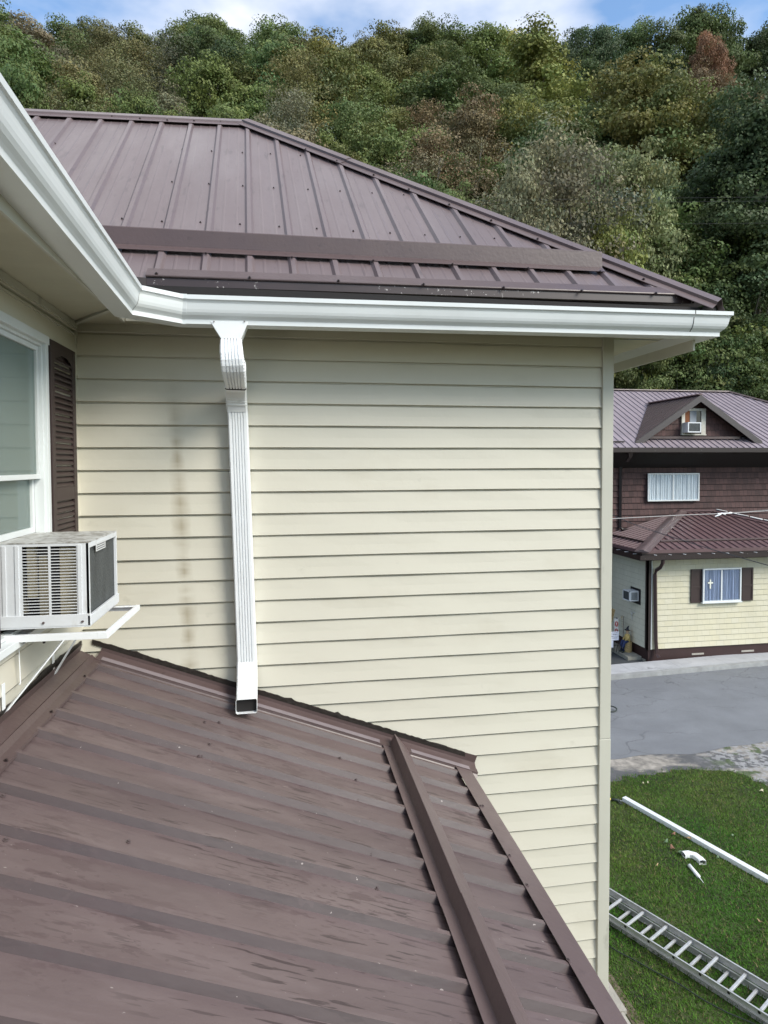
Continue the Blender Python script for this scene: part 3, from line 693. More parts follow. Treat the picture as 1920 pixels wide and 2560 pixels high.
struct(gs.build('ground', FLOOR, None, base=(0, 0, 0), smooth=True))
RD = lambda x, b: b+.075*(x-8.5)
ASPH = mat('asphalt', (.160, .168, .180), .85, .12, 1.2, .55, 140)
overlay(ASPH, (.30, .31, .33), noise_mask(ASPH, 90, .55, .62, (1, 1, 1), 3), .5)
overlay(ASPH, (.13, .135, .15), noise_mask(ASPH, .9, .5, .7, (.4, 1, 1), 5), .5)
def cracks(m, scale, width, strength, stretch=(1, 1, 1), dark=(.05, .05, .05), gate=None):
    t = m.node_tree; g = N(m, 'ShaderNodeNewGeometry'); nz_ = N(m, 'ShaderNodeTexNoise'); nz_.inputs['Scale'].default_value = 1.6; nz_.inputs['Detail'].default_value = 5
    t.links.new(g.outputs['Position'], nz_.inputs['Vector'])
    ad = N(m, 'ShaderNodeVectorMath', operation='MULTIPLY_ADD'); ad.inputs[1].default_value = (.9, .9, 0)
    t.links.new(nz_.outputs['Color'], ad.inputs[0]); t.links.new(g.outputs['Position'], ad.inputs[2])
    mp_ = N(m, 'ShaderNodeMapping'); mp_.inputs['Scale'].default_value = stretch; t.links.new(ad.outputs[0], mp_.inputs[0])
    v = N(m, 'ShaderNodeTexVoronoi', feature='DISTANCE_TO_EDGE'); v.inputs['Scale'].default_value = scale; t.links.new(mp_.outputs[0], v.inputs['Vector'])
    mr = N(m, 'ShaderNodeMapRange'); mr.inputs[1].default_value = 0; mr.inputs[2].default_value = width; mr.inputs[3].default_value = 1; mr.inputs[4].default_value = 0; t.links.new(v.outputs['Distance'], mr.inputs[0])
    f = mr.outputs[0]
    if gate is not None: f = mathn(m, 'MULTIPLY', f, gate)
    overlay(m, dark, f, strength)
cracks(ASPH, .42, .008, .6, (.35, 1.3, 1), (.07, .07, .075), noise_mask(ASPH, .5, .42, .5, (1, 1, 1), 2))
g2 = N(ASPH, 'ShaderNodeNewGeometry'); s2_ = N(ASPH, 'ShaderNodeSeparateXYZ'); ASPH.node_tree.links.new(g2.outputs['Position'], s2_.inputs[0])
far_lane = mathn(ASPH, 'GREATER_THAN', s2_.outputs[1], 13.7)
cracks(ASPH, 1.3, .014, .7, (.6, 1.2, 1), (.06, .06, .065), mathn(ASPH, 'MULTIPLY', far_lane, noise_mask(ASPH, .9, .40, .47, (1, 1, 1), 2)))
m = MB(); e = np.linspace(-60, 60, 241); A = [(x, RD(x, 11.42)+.10*math.sin(x*1.3)+.06*math.sin(x*3.7), G+.001) for x in e]; B = [(x, RD(x, 15.50), G+.001) for x in e]; m.strip(A, B)
struct(m.build('road', ASPH, None, base=(0, 13, G)))
CONC = mat('sidewalk_concrete', (.40, .405, .42), .85, .10, 1.6, .35, 90)
overlay(CONC, (.27, .27, .28), noise_mask(CONC, 3, .52, .68, (1, 1, 1), 8), .45)
cracks(CONC, .6, .008, .6, (1, .5, 1), (.12, .12, .12), noise_mask(CONC, .6, .5, .55, (1, 1, 1), 2))
sw = MB(); 
for k in range(-30, 31):
    x0 = k*1.52+.3; x1 = x0+1.512
    pts = [(x0, RD(x0, 15.66)), (x1, RD(x1, 15.66)), (x1, RD(x1, 16.36)), (x0, RD(x0, 16.36))]
    sw.hexa([(p[0], p[1], G-.1) for p in pts]+[(p[0], p[1], G+.115) for p in pts])
struct(sw.build('sidewalk', CONC, None, base=(0, 16, G)))
KERB = mat('kerb_concrete', (.28, .285, .28), .85, .2, 3, .4, 60)
m = MB(); m.hexa([(-60, RD(-60, 15.50), G-.1), (60, RD(60, 15.50), G-.1), (60, RD(60, 15.655), G-.1), (-60, RD(-60, 15.655), G-.1), (-60, RD(-60, 15.52), G+.105), (60, RD(60, 15.52), G+.105), (60, RD(60, 15.655), G+.108), (-60, RD(-60, 15.655), G+.108)])
struct(m.build('kerb', KERB, None, base=(0, 15.5, G)))
PARK = mat('dark_asphalt', (.045, .050, .055), .8, .15, 2, .4, 100)
m = MB(); m.box(-20, 10.95, 16.40, 26, G-.05, G+.02); struct(m.build('driveway', PARK, None, base=(5, 20, G)))
GRAV = mat('gravel_verge', (.20, .185, .165), .9, .25, 6, .8, 70, col2=(.30, .275, .24))
overlay(GRAV, (.075, .078, .085), noise_mask(GRAV, 1.0, .46, .54, (.7, 1.6, 1), 8, (.7, .3, 0)), .9)
gg = N(GRAV, 'ShaderNodeNewGeometry'); gx_ = N(GRAV, 'ShaderNodeSeparateXYZ'); GRAV.node_tree.links.new(gg.outputs['Position'], gx_.inputs[0])
rt = N(GRAV, 'ShaderNodeMapRange'); rt.inputs[1].default_value = 7.9; rt.inputs[2].default_value = 8.6; GRAV.node_tree.links.new(gx_.outputs[0], rt.inputs[0])
overlay(GRAV, (.30, .30, .30), mathn(GRAV, 'MULTIPLY', noise_mask(GRAV, 9, .47, .55, (1, 1, 1), 8), rt.outputs[0]), .9)
overlay(GRAV, (.05, .08, .02), mathn(GRAV, 'MULTIPLY', noise_mask(GRAV, 2.6, .53, .60, (1, 1, 1), 6, (4, 2, 0)), rt.outputs[0]), .9)
m = MB(); m.strip([(-20, 8, G-.004), (20, 8, G-.004)], [(-20, RD(-20, 11.9), G-.004), (20, RD(20, 11.9), G-.004)]); struct(m.build('gravel_verge', GRAV, None, base=(7, 11, G)))
# lawn
lawn_poly = [(1.0, -9), (8.9, -9), (8.75, 3), (8.45, 8), (8.30, 9.2), (8.55, 9.9), (8.40, 10.42), (7.9, 10.60), (7.34, 10.66), (6.4, 10.60), (5.8, 10.48), (4.6, 10.3), (1, 10.0), (-8, 9.8), (-8, -9)]
_rl = random.Random(4); _lp = []
for (a_, b__) in zip(lawn_poly, lawn_poly[1:]+lawn_poly[:1]):
    L__ = math.hypot(b__[0]-a_[0], b__[1]-a_[1]); n__ = max(1, int(L__/.10))
    for q in range(n__):
        t_ = q/n__; _lp.append((a_[0]+(b__[0]-a_[0])*t_+_rl.gauss(0, .035), a_[1]+(b__[1]-a_[1])*t_+_rl.gauss(0, .035)+.05*math.sin(q*.9)))
lawn_poly = _lp
GRASSB = mat('lawn_soil', (.022, .036, .008), .95, .35, 1.6, .8, 60, col2=(.040, .052, .014))
m = MB(); m.add([(x, y, G+.004) for x, y in lawn_poly], [tuple(range(len(lawn_poly)))]); struct(m.build('lawn', GRASSB, None, base=(5, 5, G)))
def inpoly(x, y, poly):
    c_ = np.zeros(x.shape, bool); n_ = len(poly); j = n_-1
    for i in range(n_):
        xi, yi = poly[i]; xj, yj = poly[j]
        t_ = ((yi > y) != (yj > y)) & (x < (xj-xi)*(y-yi)/(yj-yi+1e-12)+xi); c_ ^= t_; j = i
    return c_
nbl = 210000; bx = np.random.uniform(3.0, 8.8, nbl); by = np.random.uniform(4.2, 10.8, nbl)
dens = .55+.45*np.sin(bx*2.3+np.sin(by*3.1)*1.4)*np.sin(by*1.9+1+np.sin(bx*2.7))
keep = inpoly(bx+np.random.normal(0, .07, nbl), by+np.random.normal(0, .07, nbl), lawn_poly) & (bx > 3.55-.0*by) & (np.random.rand(nbl) < .62+.38*dens) & (bx < .95*by+1.2)
bx, by = bx[keep], by[keep]; dens = dens[keep]; nb_ = len(bx)
th = np.random.uniform(0, 2*np.pi, nb_); ln_ = np.random.uniform(.025, .06, nb_); lean = np.random.uniform(.3, 1.3, nb_); wd_ = np.random.uniform(.003, .0065, nb_)
ct, st_ = np.cos(th), np.sin(th)
V = np.zeros((nb_, 3, 3)); V[:, 0] = np.stack([bx-st_*wd_, by+ct*wd_, np.full(nb_, G+.003)], 1); V[:, 1] = np.stack([bx+st_*wd_, by-ct*wd_, np.full(nb_, G+.003)], 1)
V[:, 2] = np.stack([bx+ct*ln_*np.sin(lean), by+st_*ln_*np.sin(lean), G+.003+ln_*np.cos(lean)*.9], 1)
def leafmat(name, rough=.6, usecol=True, trans=.25):
    m = bpy.data.materials.new(name); m.use_nodes = True; t = m.node_tree; b = t.nodes['Principled BSDF']; b.inputs['Roughness'].default_value = rough; b.inputs['Specular IOR Level'].default_value = .25
    oi = N(m, 'ShaderNodeObjectInfo'); at = N(m, 'ShaderNodeAttribute', attribute_name='tint')
    mu = N(m, 'ShaderNodeMix', data_type='RGBA', blend_type='MULTIPLY'); mu.inputs['Factor'].default_value = 1
    t.links.new(oi.outputs['Color'], mu.inputs['A']); t.links.new(at.outputs['Color'], mu.inputs['B']); t.links.new(mu.outputs['Result'], b.inputs['Base Color'])
    tr = N(m, 'ShaderNodeBsdfTranslucent'); t.links.new(mu.outputs['Result'], tr.inputs[0]); ms_ = N(m, 'ShaderNodeMixShader'); ms_.inputs[0].default_value = trans
    t.links.new(b.outputs[0], ms_.inputs[1]); t.links.new(tr.outputs[0], ms_.inputs[2]); t.links.new(ms_.outputs[0], t.nodes['Material Output'].inputs[0])
    return m
LEAF = leafmat('foliage'); BARK = mat('bark', (.17, .15, .125), .9, .3, 3, .6, 20)
def facemesh(name, V, tint, mtl):
    """V (n,k,3) polygons with one tint colour each"""
    n_, k_ = V.shape[:2]; me = bpy.data.meshes.new(name); me.vertices.add(n_*k_); me.vertices.foreach_set('co', V.reshape(-1)); me.loops.add(n_*k_)
    me.loops.foreach_set('vertex_index', np.arange(n_*k_, dtype=np.int32)); me.polygons.add(n_); me.polygons.foreach_set('loop_start', np.arange(0, n_*k_, k_, dtype=np.int32)); me.polygons.foreach_set('loop_total', np.full(n_, k_, dtype=np.int32))
    me.update(); ca = me.color_attributes.new('tint', 'FLOAT_COLOR', 'POINT'); ca.data.foreach_set('color', np.repeat(np.concatenate([tint, np.ones((n_, 1))], 1), k_, 0).reshape(-1).astype(np.float32))
    me.materials.append(mtl); me.validate(); return me
pt = .5+.5*np.sin(bx*1.7+2+np.sin(by*2.3))*np.sin(by*1.3+np.sin(bx*1.9)*1.5)
cl = np.sin(bx*23+np.sin(by*19)*2)*np.sin(by*27+np.sin(bx*17)*2)
tint = np.stack([.056+.050*pt, .165+.010*pt, .014+.012*pt], 1)*np.random.uniform(.5, 1.4, (nb_, 1))*(1+.28*cl)[:, None]; dry = np.random.rand(nb_) < .05+.05*pt; tint[dry] = np.array([.24, .20, .09])*np.random.uniform(.7, 1.2, (dry.sum(), 1))
V[:, :, 0] -= 6; V[:, :, 1] -= 7.5; V[:, :, 2] -= G
gr = bpy.data.objects.new('grass', facemesh('grass', V, tint, LEAF)); COL.objects.link(gr); gr.location = (6, 7.5, G); gr.color = (1, 1, 1, 1)
tag(gr, 'short mown green grass of the side lawn with some dry tufts', 'grass', kind='stuff')
# concrete walk beside the house
m = MB(); m.box(2.75, 3.535, 5.95, 8.6, G-.1, G+.05); m.box(2.75, 3.49, 3.6, 5.935, G-.1, G+.045); struct(m.build('path', mat('walk_concrete', (.38, .355, .31), .9, .15, 3, .5, 60), None, base=(3.2, 6, G)))
m = MB(); m.strip([(3.53, 4, G+.008), (3.53, 9.0, G+.008)], [(3.68, 4, G+.008), (3.60, 9.0, G+.008)]); struct(m.build('bare_earth', mat('bare_earth', (.13, .105, .07), .95, .3, 9, .8, 60), None, base=(3.55, 6, G)))

# =================================================================== LOOSE THINGS ON THE LAWN
# extension ladder
zT = G+.165
fa, fb = onz(1519, 2216, zT), onz(1920, 2457, zT); na, nb2 = onz(1514.7, 2277, zT), onz(1920, 2535, zT)
dirv = (fb-fa); dirv /= np.linalg.norm(dirv); perp = np.array([dirv[1], -dirv[0], 0]); 
if perp[0]*(na-fa)[0]+perp[1]*(na-fa)[1] < 0: perp = -perp
wl = abs(np.dot(na-fa, perp))
lad = thing('ladder', tuple((fa+nb2)/2*np.array([1, 1, 0])+np.array([0, 0, G])), 'silver aluminium extension ladder lying flat on the lawn', 'ladder')
def rail(off, z0, z1, name, s0=-1.2, s1=3.6, outw=1):
    p = fa+perp*off; mb = MB(); t_ = .0035; fl_ = .022
    for (o0, o1, za, zb2) in ((0, t_, z0, z1), (0, fl_, z1-t_, z1), (0, fl_, z0, z0+t_)):
        a = p+perp*o0*outw; b = p+perp*o1*outw
        q = [a+dirv*s0, a+dirv*s1, b+dirv*s1, b+dirv*s0]
        mb.hexa([(v[0], v[1], za) for v in q]+[(v[0], v[1], zb2) for v in q])
    return mb.build(name, ALU, lad)
rail(0, G+.085, zT, 'rail', outw=1); rail(wl, G+.085, zT, 'rail', outw=1)
rail(.028, G+.008, G+.082, 'rail', -1.0, 3.4, 1); rail(wl-.035, G+.008, G+.082, 'rail', -1.0, 3.4, 1)
def pat(zx, zy, z): return onz(1480+.4339*zx, 1600+.4339*zy, z)
s_ref = np.dot(pat(295, 1570, zT-.04)-fa, dirv)
for k in range(-5, 10):
    s_ = s_ref+k*.305
    if -1.1 < s_ < 3.5:
        a = fa+dirv*s_+perp*.004; b = a+perp*(wl-.006); a[2] = b[2] = zT-.040; MB().bar(a, b, .030, .026).build('rung', ALU, lad, bevel=.004)
s_ref2 = np.dot(pat(232, 1550, G+.05)-fa, dirv)
for k in range(-4, 10):
    s_ = s_ref2+k*.305
    if -.9 < s_ < 3.3:
        a = fa+dirv*s_+perp*.03; b = a+perp*(wl-.065); a[2] = b[2] = G+.045; MB().bar(a, b, .030, .026).build('rung', ALU, lad, bevel=.004)
for k in range(-4, 11):   # black rung plugs on the outer rail
    s_ = s_ref+k*.305
    if -1 < s_ < 3.5:
        a = fa+dirv*s_+perp*(wl-.002); a[2] = zT-.04; MB().tube([a, a+perp*.006], .016, 10).build('rung_plug', BLACK, lad)
# long white pipe
zP = G+.075; p0, p1 = onz(1560, 1992, zP), onz(1919, 2193, zP); dp = (p1-p0)/np.linalg.norm(p1-p0); p1 = p0+dp*3.25
m = MB(); side = Vector((dp[1], -dp[0], 0)); sec_ = [(-.05, 0), (-.028, 0), (-.026, .004), (-.022, .004), (-.02, 0), (-.002, 0), (0, .004), (.004, .004), (.006, 0), (.024, 0), (.026, .004), (.03, .004), (.032, 0), (.05, 0), (.052, -.005), (.052, -.068), (.048, -.072), (-.048, -.072), (-.052, -.068), (-.052, -.005)]
m.loft([[Vector(p)+side*a*.85+Vector((0, 0, b-.0)) for a, b in sec_] for p in (p0, p1)]); tag(m.build('downspout_pipe', WHITE2, None, base=(p0[0], p0[1], G)), 'long straight white downspout pipe lying on the lawn', 'pipe')
# spare elbow
el_c = [onz(1708, 2136, G+.04), onz(1722, 2134, G+.04), onz(1737, 2138, G+.04), onz(1750, 2148, G+.04), onz(1757, 2156, G+.04)]
m = MB(); P = [Vector(p) for p in el_c]; rings = []
for i, p in enumerate(P):
    t_ = (P[min(i+1, 4)]-P[max(i-1, 0)]).normalized(); s3_ = Vector((t_.y, -t_.x, 0)).normalized()
    rings.append([p+s3_*a+Vector((0, 0, b)) for a, b in ((-.05, -.035), (.05, -.035), (.05, .02), (.03, .03), (0, .034), (-.03, .03), (-.05, .02))])
m.loft(rings, True, False); eb = m.build('downspout_elbow', WHITE2, None, base=(P[2].x, P[2].y, G)); so = eb.modifiers.new('thick', 'SOLIDIFY'); so.thickness = .003
tag(eb, 'short curved white downspout elbow lying on the lawn beside the long pipe', 'elbow')
m = MB(); m.loft([[Vector(q)*1 for q in [(p.x, p.y, p.z) for p in rings[-2]]], [Vector(q) for q in [(p.x, p.y, p.z) for p in rings[-2]]]], True, True) if False else None
m = MB(); m.add([tuple(p*.98+(P[-2])*.02) for p in rings[-2]], [tuple(range(7))]); m.build('mouth', BLACK, eb)
# sealant tube with nozzle
t0_, t1_ = onz(1723, 2163, G+.03), onz(1747, 2192, G+.03); dv = (t1_-t0_)/np.linalg.norm(t1_-t0_); m = MB(); m.tube([t0_, t0_+dv*.005, t1_], [.020, .026, .026], 14)
tb = m.build('sealant_tube', WHITE2, None, base=(t0_[0], t0_[1], G), smooth=True); tag(tb, 'white sealant tube with a thin nozzle lying below the spare elbow', 'tube')
m = MB(); m.tube([t1_, t1_+dv*.03, t1_+dv*.11+np.array([.01, 0, -.015])], [.009, .006, .0025], 8); m.build('nozzle', WHITE2, tb)
# caulking gun
q0 = onz(1513, 1998, G+.04); gun = thing('caulking_gun', (q0[0], q0[1], G), 'black and yellow caulking gun lying on the grass beside the corner post', 'tool')
YEL = mat('yellow_plastic', (.75, .55, .06), .4); BLK = mat('black_plastic', (.02, .03, .025), .5)
xd = onz(1555, 2004, G+.03)-onz(1524, 2000, G+.03); xd /= np.linalg.norm(xd); q1 = onz(1527, 1998, G+.04)
m = MB(); m.tube([q1-xd*.14, q1-xd*.01, q1], [.02, .021, .017], 12); m.build('tip', YEL, gun, smooth=True)
m = MB(); m.tube([q1, q1+xd*.10, q1+xd*.15], [.018, .022, .012], 10); m.tube([q1+xd*.09, q1+xd*.10+np.array([.02, -.10, -.02])], [.012, .009], 8); m.tube([q1+xd*.13, q1+xd*.11+np.array([.04, -.09, -.02])], [.008, .006], 8); m.build('handle', BLK, gun, smooth=True)
m = MB(); m.tube([q1+xd*.14, q1+xd*.34+np.array([0, 0, -.02])], .004, 6); m.build('plunger_rod', ALU, gun)
# black cord
ck = [(1516, 2362), (1545, 2378), (1590, 2402), (1640, 2430), (1700, 2462), (1760, 2500), (1820, 2532), (1880, 2556), (1960, 2590)]
m = MB(); m.tube([onz(x, y+random.uniform(-1, 1), G+.03) for x, y in ck], .007, 6); tag(m.build('cord', BLK, None, base=tuple(onz(1640, 2430, G)), smooth=True), 'black cord snaking through the grass in front of the ladder', 'cord')
# black rubber loop at the road edge
m = MB(); ctr = onz(1524, 1772, G+.05); lp = []
for k in range(17):
    a = 2*math.pi*k/16; lp.append(ctr+np.array([.16*math.cos(a)+.03*math.sin(a), .06*math.cos(a)*-.6+.10*math.sin(a), .03*math.sin(a)]))
m.tube(lp, .016, 8, False); tag(m.build('rubber_strap', BLK, None, base=tuple(ctr*np.array([1, 1, 0])+np.array([0, 0, G])), smooth=True), 'black rubber loop lying on the road behind the corner post', 'strap')
# fallen leaves
LB = mat('dead_leaf_brown', (.20, .10, .06), .8, .2, 40); LT = mat('dead_leaf_tan', (.34, .24, .13), .8, .15, 40); LG = mat('fresh_leaf', (.09, .15, .07), .6, .2, 40); LPALE = mat('pale_leaf', (.45, .42, .28), .8)
def leaf(px, py, size, mt, label, grp='fallen leaves on the lawn', rot=0, asp=.6):
    c0 = onz(px, py, G+.05); size *= .62; mb = MB(); n = 12; ring = []
    for k in range(n):
        a = 2*math.pi*k/n; rr_ = size*(1+.22*math.sin(3*a+rot)+.1*math.cos(5*a)); x_, y_ = rr_*math.cos(a), rr_*asp*math.sin(a)
        ring.append(np.array([c0[0]+x_*math.cos(rot)-y_*math.sin(rot), c0[1]+x_*math.sin(rot)+y_*math.cos(rot), c0[2]+.012*math.sin(2*a+rot)]))
    top = [r+np.array([0, 0, .003]) for r in ring]; cc_ = c0+np.array([0, 0, -.006])
    mb.add([cc_]+ring, [(0, i+1, (i+1) % n+1) for i in range(n)]); o = mb.build('leaf', mt, None, base=(c0[0], c0[1], G)); so_ = o.modifiers.new('t', 'SOLIDIFY'); so_.thickness = .0015
    tag(o, label, 'leaf', grp)
leaf(1684, 2084, .07, LB, 'dull brown dead leaf on the grass, the upper of the two left of the pipe', rot=.4, asp=.5); leaf(1681, 2118, .085, LB, 'dark red-brown crumpled leaf on the grass, just above the spare elbow', rot=1.2, asp=.6)
leaf(1720, 2094, .09, LT, 'tan curled leaf lying close against the white pipe', rot=-.4, asp=.3); leaf(1904, 1976, .07, LPALE, 'pale yellow leaf lying at the edge of the gravel drive', rot=.3, asp=.7)
leaf(1620, 1956, .05, LPALE, 'pale leaf near the top edge of the lawn behind the pipe end', rot=1, asp=.5); leaf(1665, 2103, .10, LG, 'grey-green curled leaf lying left of the pipe middle', rot=.6, asp=.35)
leaf(1699, 2130, .06, LG, 'round green leaf touching the left end of the spare elbow', rot=0, asp=.8); leaf(1900, 2302, .05, LT, 'small tan leaf above the ladder at the right edge', rot=2, asp=.4)
leaf(1642, 2162, .06, LT, 'thin tan twiggy leaf left of the sealant tube', rot=.5, asp=.25); leaf(1795, 2143, .05, LG, 'green leaf on the grass below the middle of the pipe', rot=.8, asp=.7)
leaf(1830, 2088, .05, LG, 'green leaf on the grass above the right part of the pipe', rot=.2, asp=.6); leaf(1607, 1957, .035, LPALE, 'tiny pale leaf near the top edge of the lawn, left of a larger pale one', rot=.2, asp=.7)

# =================================================================== FAR HOUSE
FY = 16.65
FX = float(ony(1620.5, 1500, FY)[0])
HB = thing('brown_house', (FX+3.5, 19.5, G), 'house across the road with cream shingled ground floor, brown upper floor and gabled dormer', 'house')
def shingle_mat(name, col, cw, ch, z_ref, axis, joint, varc, strength):
    m = mat(name, col, .75, .06, 2, .3, 80, stretch=(1, 1, .3)); t = m.node_tree
    g = N(m, 'ShaderNodeNewGeometry'); sp = N(m, 'ShaderNodeSeparateXYZ'); t.links.new(g.outputs['Position'], sp.inputs[0])
    cmb = N(m, 'ShaderNodeCombineXYZ'); t.links.new(sp.outputs[axis], cmb.inputs[0])
    zz = mathn(m, 'ADD', sp.outputs[2], -z_ref+100*ch); t.links.new(zz, cmb.inputs[1])
    br_ = N(m, 'ShaderNodeTexBrick'); br_.inputs['Scale'].default_value = 1; br_.inputs['Brick Width'].default_value = cw; br_.inputs['Row Height'].default_value = ch; br_.inputs['Mortar Size'].default_value = .006
    br_.offset = .37; br_.inputs['Color1'].default_value = (0, 0, 0, 1); br_.inputs['Color2'].default_value = (1, 1, 1, 1); br_.inputs['Mortar'].default_value = (.5, .5, .5, 1)
    t.links.new(cmb.outputs[0], br_.inputs['Vector'])
    bw = N(m, 'ShaderNodeRGBToBW'); t.links.new(br_.outputs['Color'], bw.inputs[0])
    overlay(m, varc, bw.outputs[0], strength); overlay(m, joint, br_.outputs['Fac'], .8 if cw < .2 else .6); return m
CH1 = .163; zc1 = -5.39
SHC = shingle_mat('cream_shingle', (.58, .54, .39), .24, CH1, zc1, 0, (.42, .40, .28), (.61, .58, .47), .5)
SHCs = shingle_mat('cream_shingle_side', (.60, .575, .46), .22, CH1, zc1, 1, (.45, .43, .32), (.63, .61, .49), .5)
CH2 = .20; zc2 = -2.5
SHB = shingle_mat('brown_shingle', (.050, .024, .022), .15, CH2, zc2, 0, (.006, .004, .004), (.100, .050, .046), .9)
def fw(x, y, Y=None): return ony(x, y, FY if Y is None else Y)
LAP2 = [(.001, 1.0), (.016, .10), (.016, .06), (-.002, .02), (.001, 0)]
m = MB(); siding(m, lambda a, d, z: (a, FY-d, z), FX+.01, FX+7.2, -2.60, zc1, zc1, CH1, LAP2); m.build('front_wall', SHC, HB)
m = MB(); siding(m, lambda a, d, z: (FX-d, a, z), FY+.01, 24, -2.60, zc1, zc1, CH1, LAP2); m.build('side_wall', SHCs, HB)
box('wall_core', DARKTRIM, HB, FX+.02, FX+7.2, FY+.02, 24, zc1-.002, -2.55)
m = MB(); m.box(FX+.03, FX+7.2, FY+.03, 24, G-.1, zc1-.004); fnd = m.build('foundation', BROWNFOUND, HB)
for (a, b) in ((1729, 1759), (1853, 1884)):
    p, q = ony(a, 1631-(a-1729)*.055, FY+.03), ony(b, 1634-(a-1729)*.06, FY+.03); box('vent', FOUND, fnd, p[0], q[0], FY+.015, FY+.04, q[2]-.02, q[2]+.03)
# corner boards
m = MB(); m.box(FX-.035, FX+.075, FY-.03, FY+.02, zc1-.01, -2.62); m.box(FX-.035, FX-.005, FY-.03, FY+.10, zc1-.01, -2.62); m.build('corner_board', DARKTRIM, HB)
m = MB(); m.box(FX+.085, FX+.11, FY-.022, FY+.0, zc1, -2.62); m.build('corner_strip', WHITE, HB)
# lower hip roof
EY = FY-.42; EX = float(ony(1605.5, 1379, EY)[0]); EZ = float(ony(1605.5, 1379, EY)[2])
YB = 19.15; ap = ony(1702, 1279, YB); ZB = float(ap[2]); AXp = float(ap[0]); ar = ony(1785, 1277, YB); ARX = float(ar[0])
RXe = ARX+(YB-EY)*1.02
pf = (ZB-EZ)/(YB-EY); kx = (AXp-EX)/(YB-EY); kr = (RXe-ARX)/(YB-EY)
m = MB(); sec = ribsec(EX+.001, RXe, EX+.1, .2286, .034, .018, .009, False); A = []; B = []
for x, h in sec:
    t0_ = 0; y1 = YB
    if x < AXp: y1 = EY+(x-EX)/kx
    if x > ARX: y1 = EY+(RXe-x)/kr
    A.append((x, EY, EZ+h)); B.append((x, max(y1, EY+.001), EZ+pf*(max(y1, EY+.001)-EY)+h))
m.strip(A, B)
pl2 = (ZB-EZ)/(AXp-EX); sec = ribsec(EY+.001, YB, EY+.1, .2286, .034, .018, .009, False); A = []; B = []
for y, h in sec:
    x1 = EX+(y-EY)*kx; A.append((EX, y, EZ+h)); B.append((x1, y, EZ+pl2*(x1-EX)+h))
m.strip(A, B)
sec = ribsec(EY+.001, YB, EY+.1, .2286, .034, .018, .009, False); A = []; B = []
for y, h in sec:
    x1 = RXe-(y-EY)*kr; A.append((RXe, y, EZ+h)); B.append((x1, y, EZ+(ZB-EZ)/(RXe-ARX)*(RXe-x1)+h))
m.strip(A, B)
m.add([(EX, YB, EZ), (AXp, YB, ZB), (AXp, 24, ZB), (EX, 24, EZ)], [(0, 1, 2, 3)])
lroof = m.build('porch_roof', ROOF_FAR, HB)
def cap(a, b, w, h, name, mt, parent):
    a, b = Vector(a), Vector(b); d = (b-a).normalized(); s_ = d.cross(Vector((0, 0, 1))).normalized(); u = Vector((0, 0, 1)); dr = w*.22
    prof = lambda p: [p-s_*w+u*(h-dr), p-s_*w+u*(h-dr+.012), p-s_*w*.35+u*(h+.0), p-s_*w*.30+u*(h+.02), p+u*(h+.03), p+s_*w*.30+u*(h+.02), p+s_*w*.35+u*(h), p+s_*w+u*(h-dr+.012), p+s_*w+u*(h-dr)]
    mb = MB(); mb.loft([prof(a), prof(b)]); return mb.build(name, mt, parent)
cap((EX-.03, EY-.03, EZ), (AXp, YB, ZB), .20, .030, 'hip_cap', ROOF_TRIM_L, lroof)
rc = cap((RXe, EY, EZ), (ARX, YB, ZB), .17, .030, 'hip_cap', ROOF_FAR, lroof)
m = MB(); random.seed(9); ra, rb_ = Vector((ARX, YB, ZB+.075)), Vector((RXe, EY, EZ+.075)); t_ = .02
while t_ < .62:
    l_ = random.uniform(.05, .10); p, q = ra.lerp(rb_, t_), ra.lerp(rb_, t_+l_); s_ = (rb_-ra).cross(Vector((0, 0, 1))).normalized()
    m.hexa([p-s_*.10, p+s_*(.05+random.uniform(0, .05)), q+s_*(.05+random.uniform(0, .05)), q-s_*.10]+[v+Vector((0, 0, .012)) for v in (p-s_*.10, p+s_*.07, q+s_*.07, q-s_*.10)]); t_ += l_+random.uniform(.004, .02)
m.build('white_flashing', WHITE2, lroof)
m = MB(); m.bar((AXp-.1, YB-.03, ZB+.03), (ARX+.1, YB-.03, ZB+.03), .12, .05); m.build('head_flashing', ROOF_FAR, lroof)
# snow bars
def slope_f(px, py):
    d = ray(px, py); k = (EZ-pf*EY+.03)/(d[2]-pf*d[1]); return d*k
a, b = slope_f(1649, 1352), slope_f(1919, 1343); b = a+(b-a)*1.3; b[1] = a[1]; b[2] = a[2]
m = MB(); m.bar(a, b, .13, .035); m.build('snow_bar', ROOF_TRIM_L, lroof)
def slope_l(px, py):
    d = ray(px, py); k = (EZ-pl2*EX+.03)/(d[2]-pl2*d[0]); return d*k
a, b = slope_l(1612, 1355), slope_l(1531, 1333); b[0] = a[0]; b[2] = a[2]
m = MB(); m.bar(a, b, .07, .05); m.build('snow_bar', DARKTRIM, lroof)
# eave trim, gutter, hangers, soffit
m = MB(); m.box(EX-.012, RXe, EY-.012, EY, EZ-.06, EZ+.035); m.box(EX-.012, EX, EY, YB, EZ-.06, EZ+.035); m.build('eave_trim', ROOF_FAR, lroof)
m = MB(); gz0, gz1 = EZ-.24, EZ-.10
m.box(EX-.13, RXe, EY-.13, EY-.118, gz0, gz1); m.box(EX-.13, RXe, EY-.13, EY, gz0, gz0+.01); m.box(EX-.13, EX-.118, EY-.118, YB+2, gz0, gz1); m.box(EX-.118, EX, EY, YB+2, gz0, gz0+.01)
m.box(EX-.0, RXe, EY-.004, EY+.01, gz0, EZ-.061); m.box(EX-.004, EX+.01, EY, YB+2, gz0, EZ-.061); g_ = m.build('gutter', DARKTRIM, lroof)
for k in range(13): box('hanger', WHITE2, g_, EX+.35+k*.45, EX+.375+k*.45, EY-.125, EY, gz1-.002, gz1+.006)
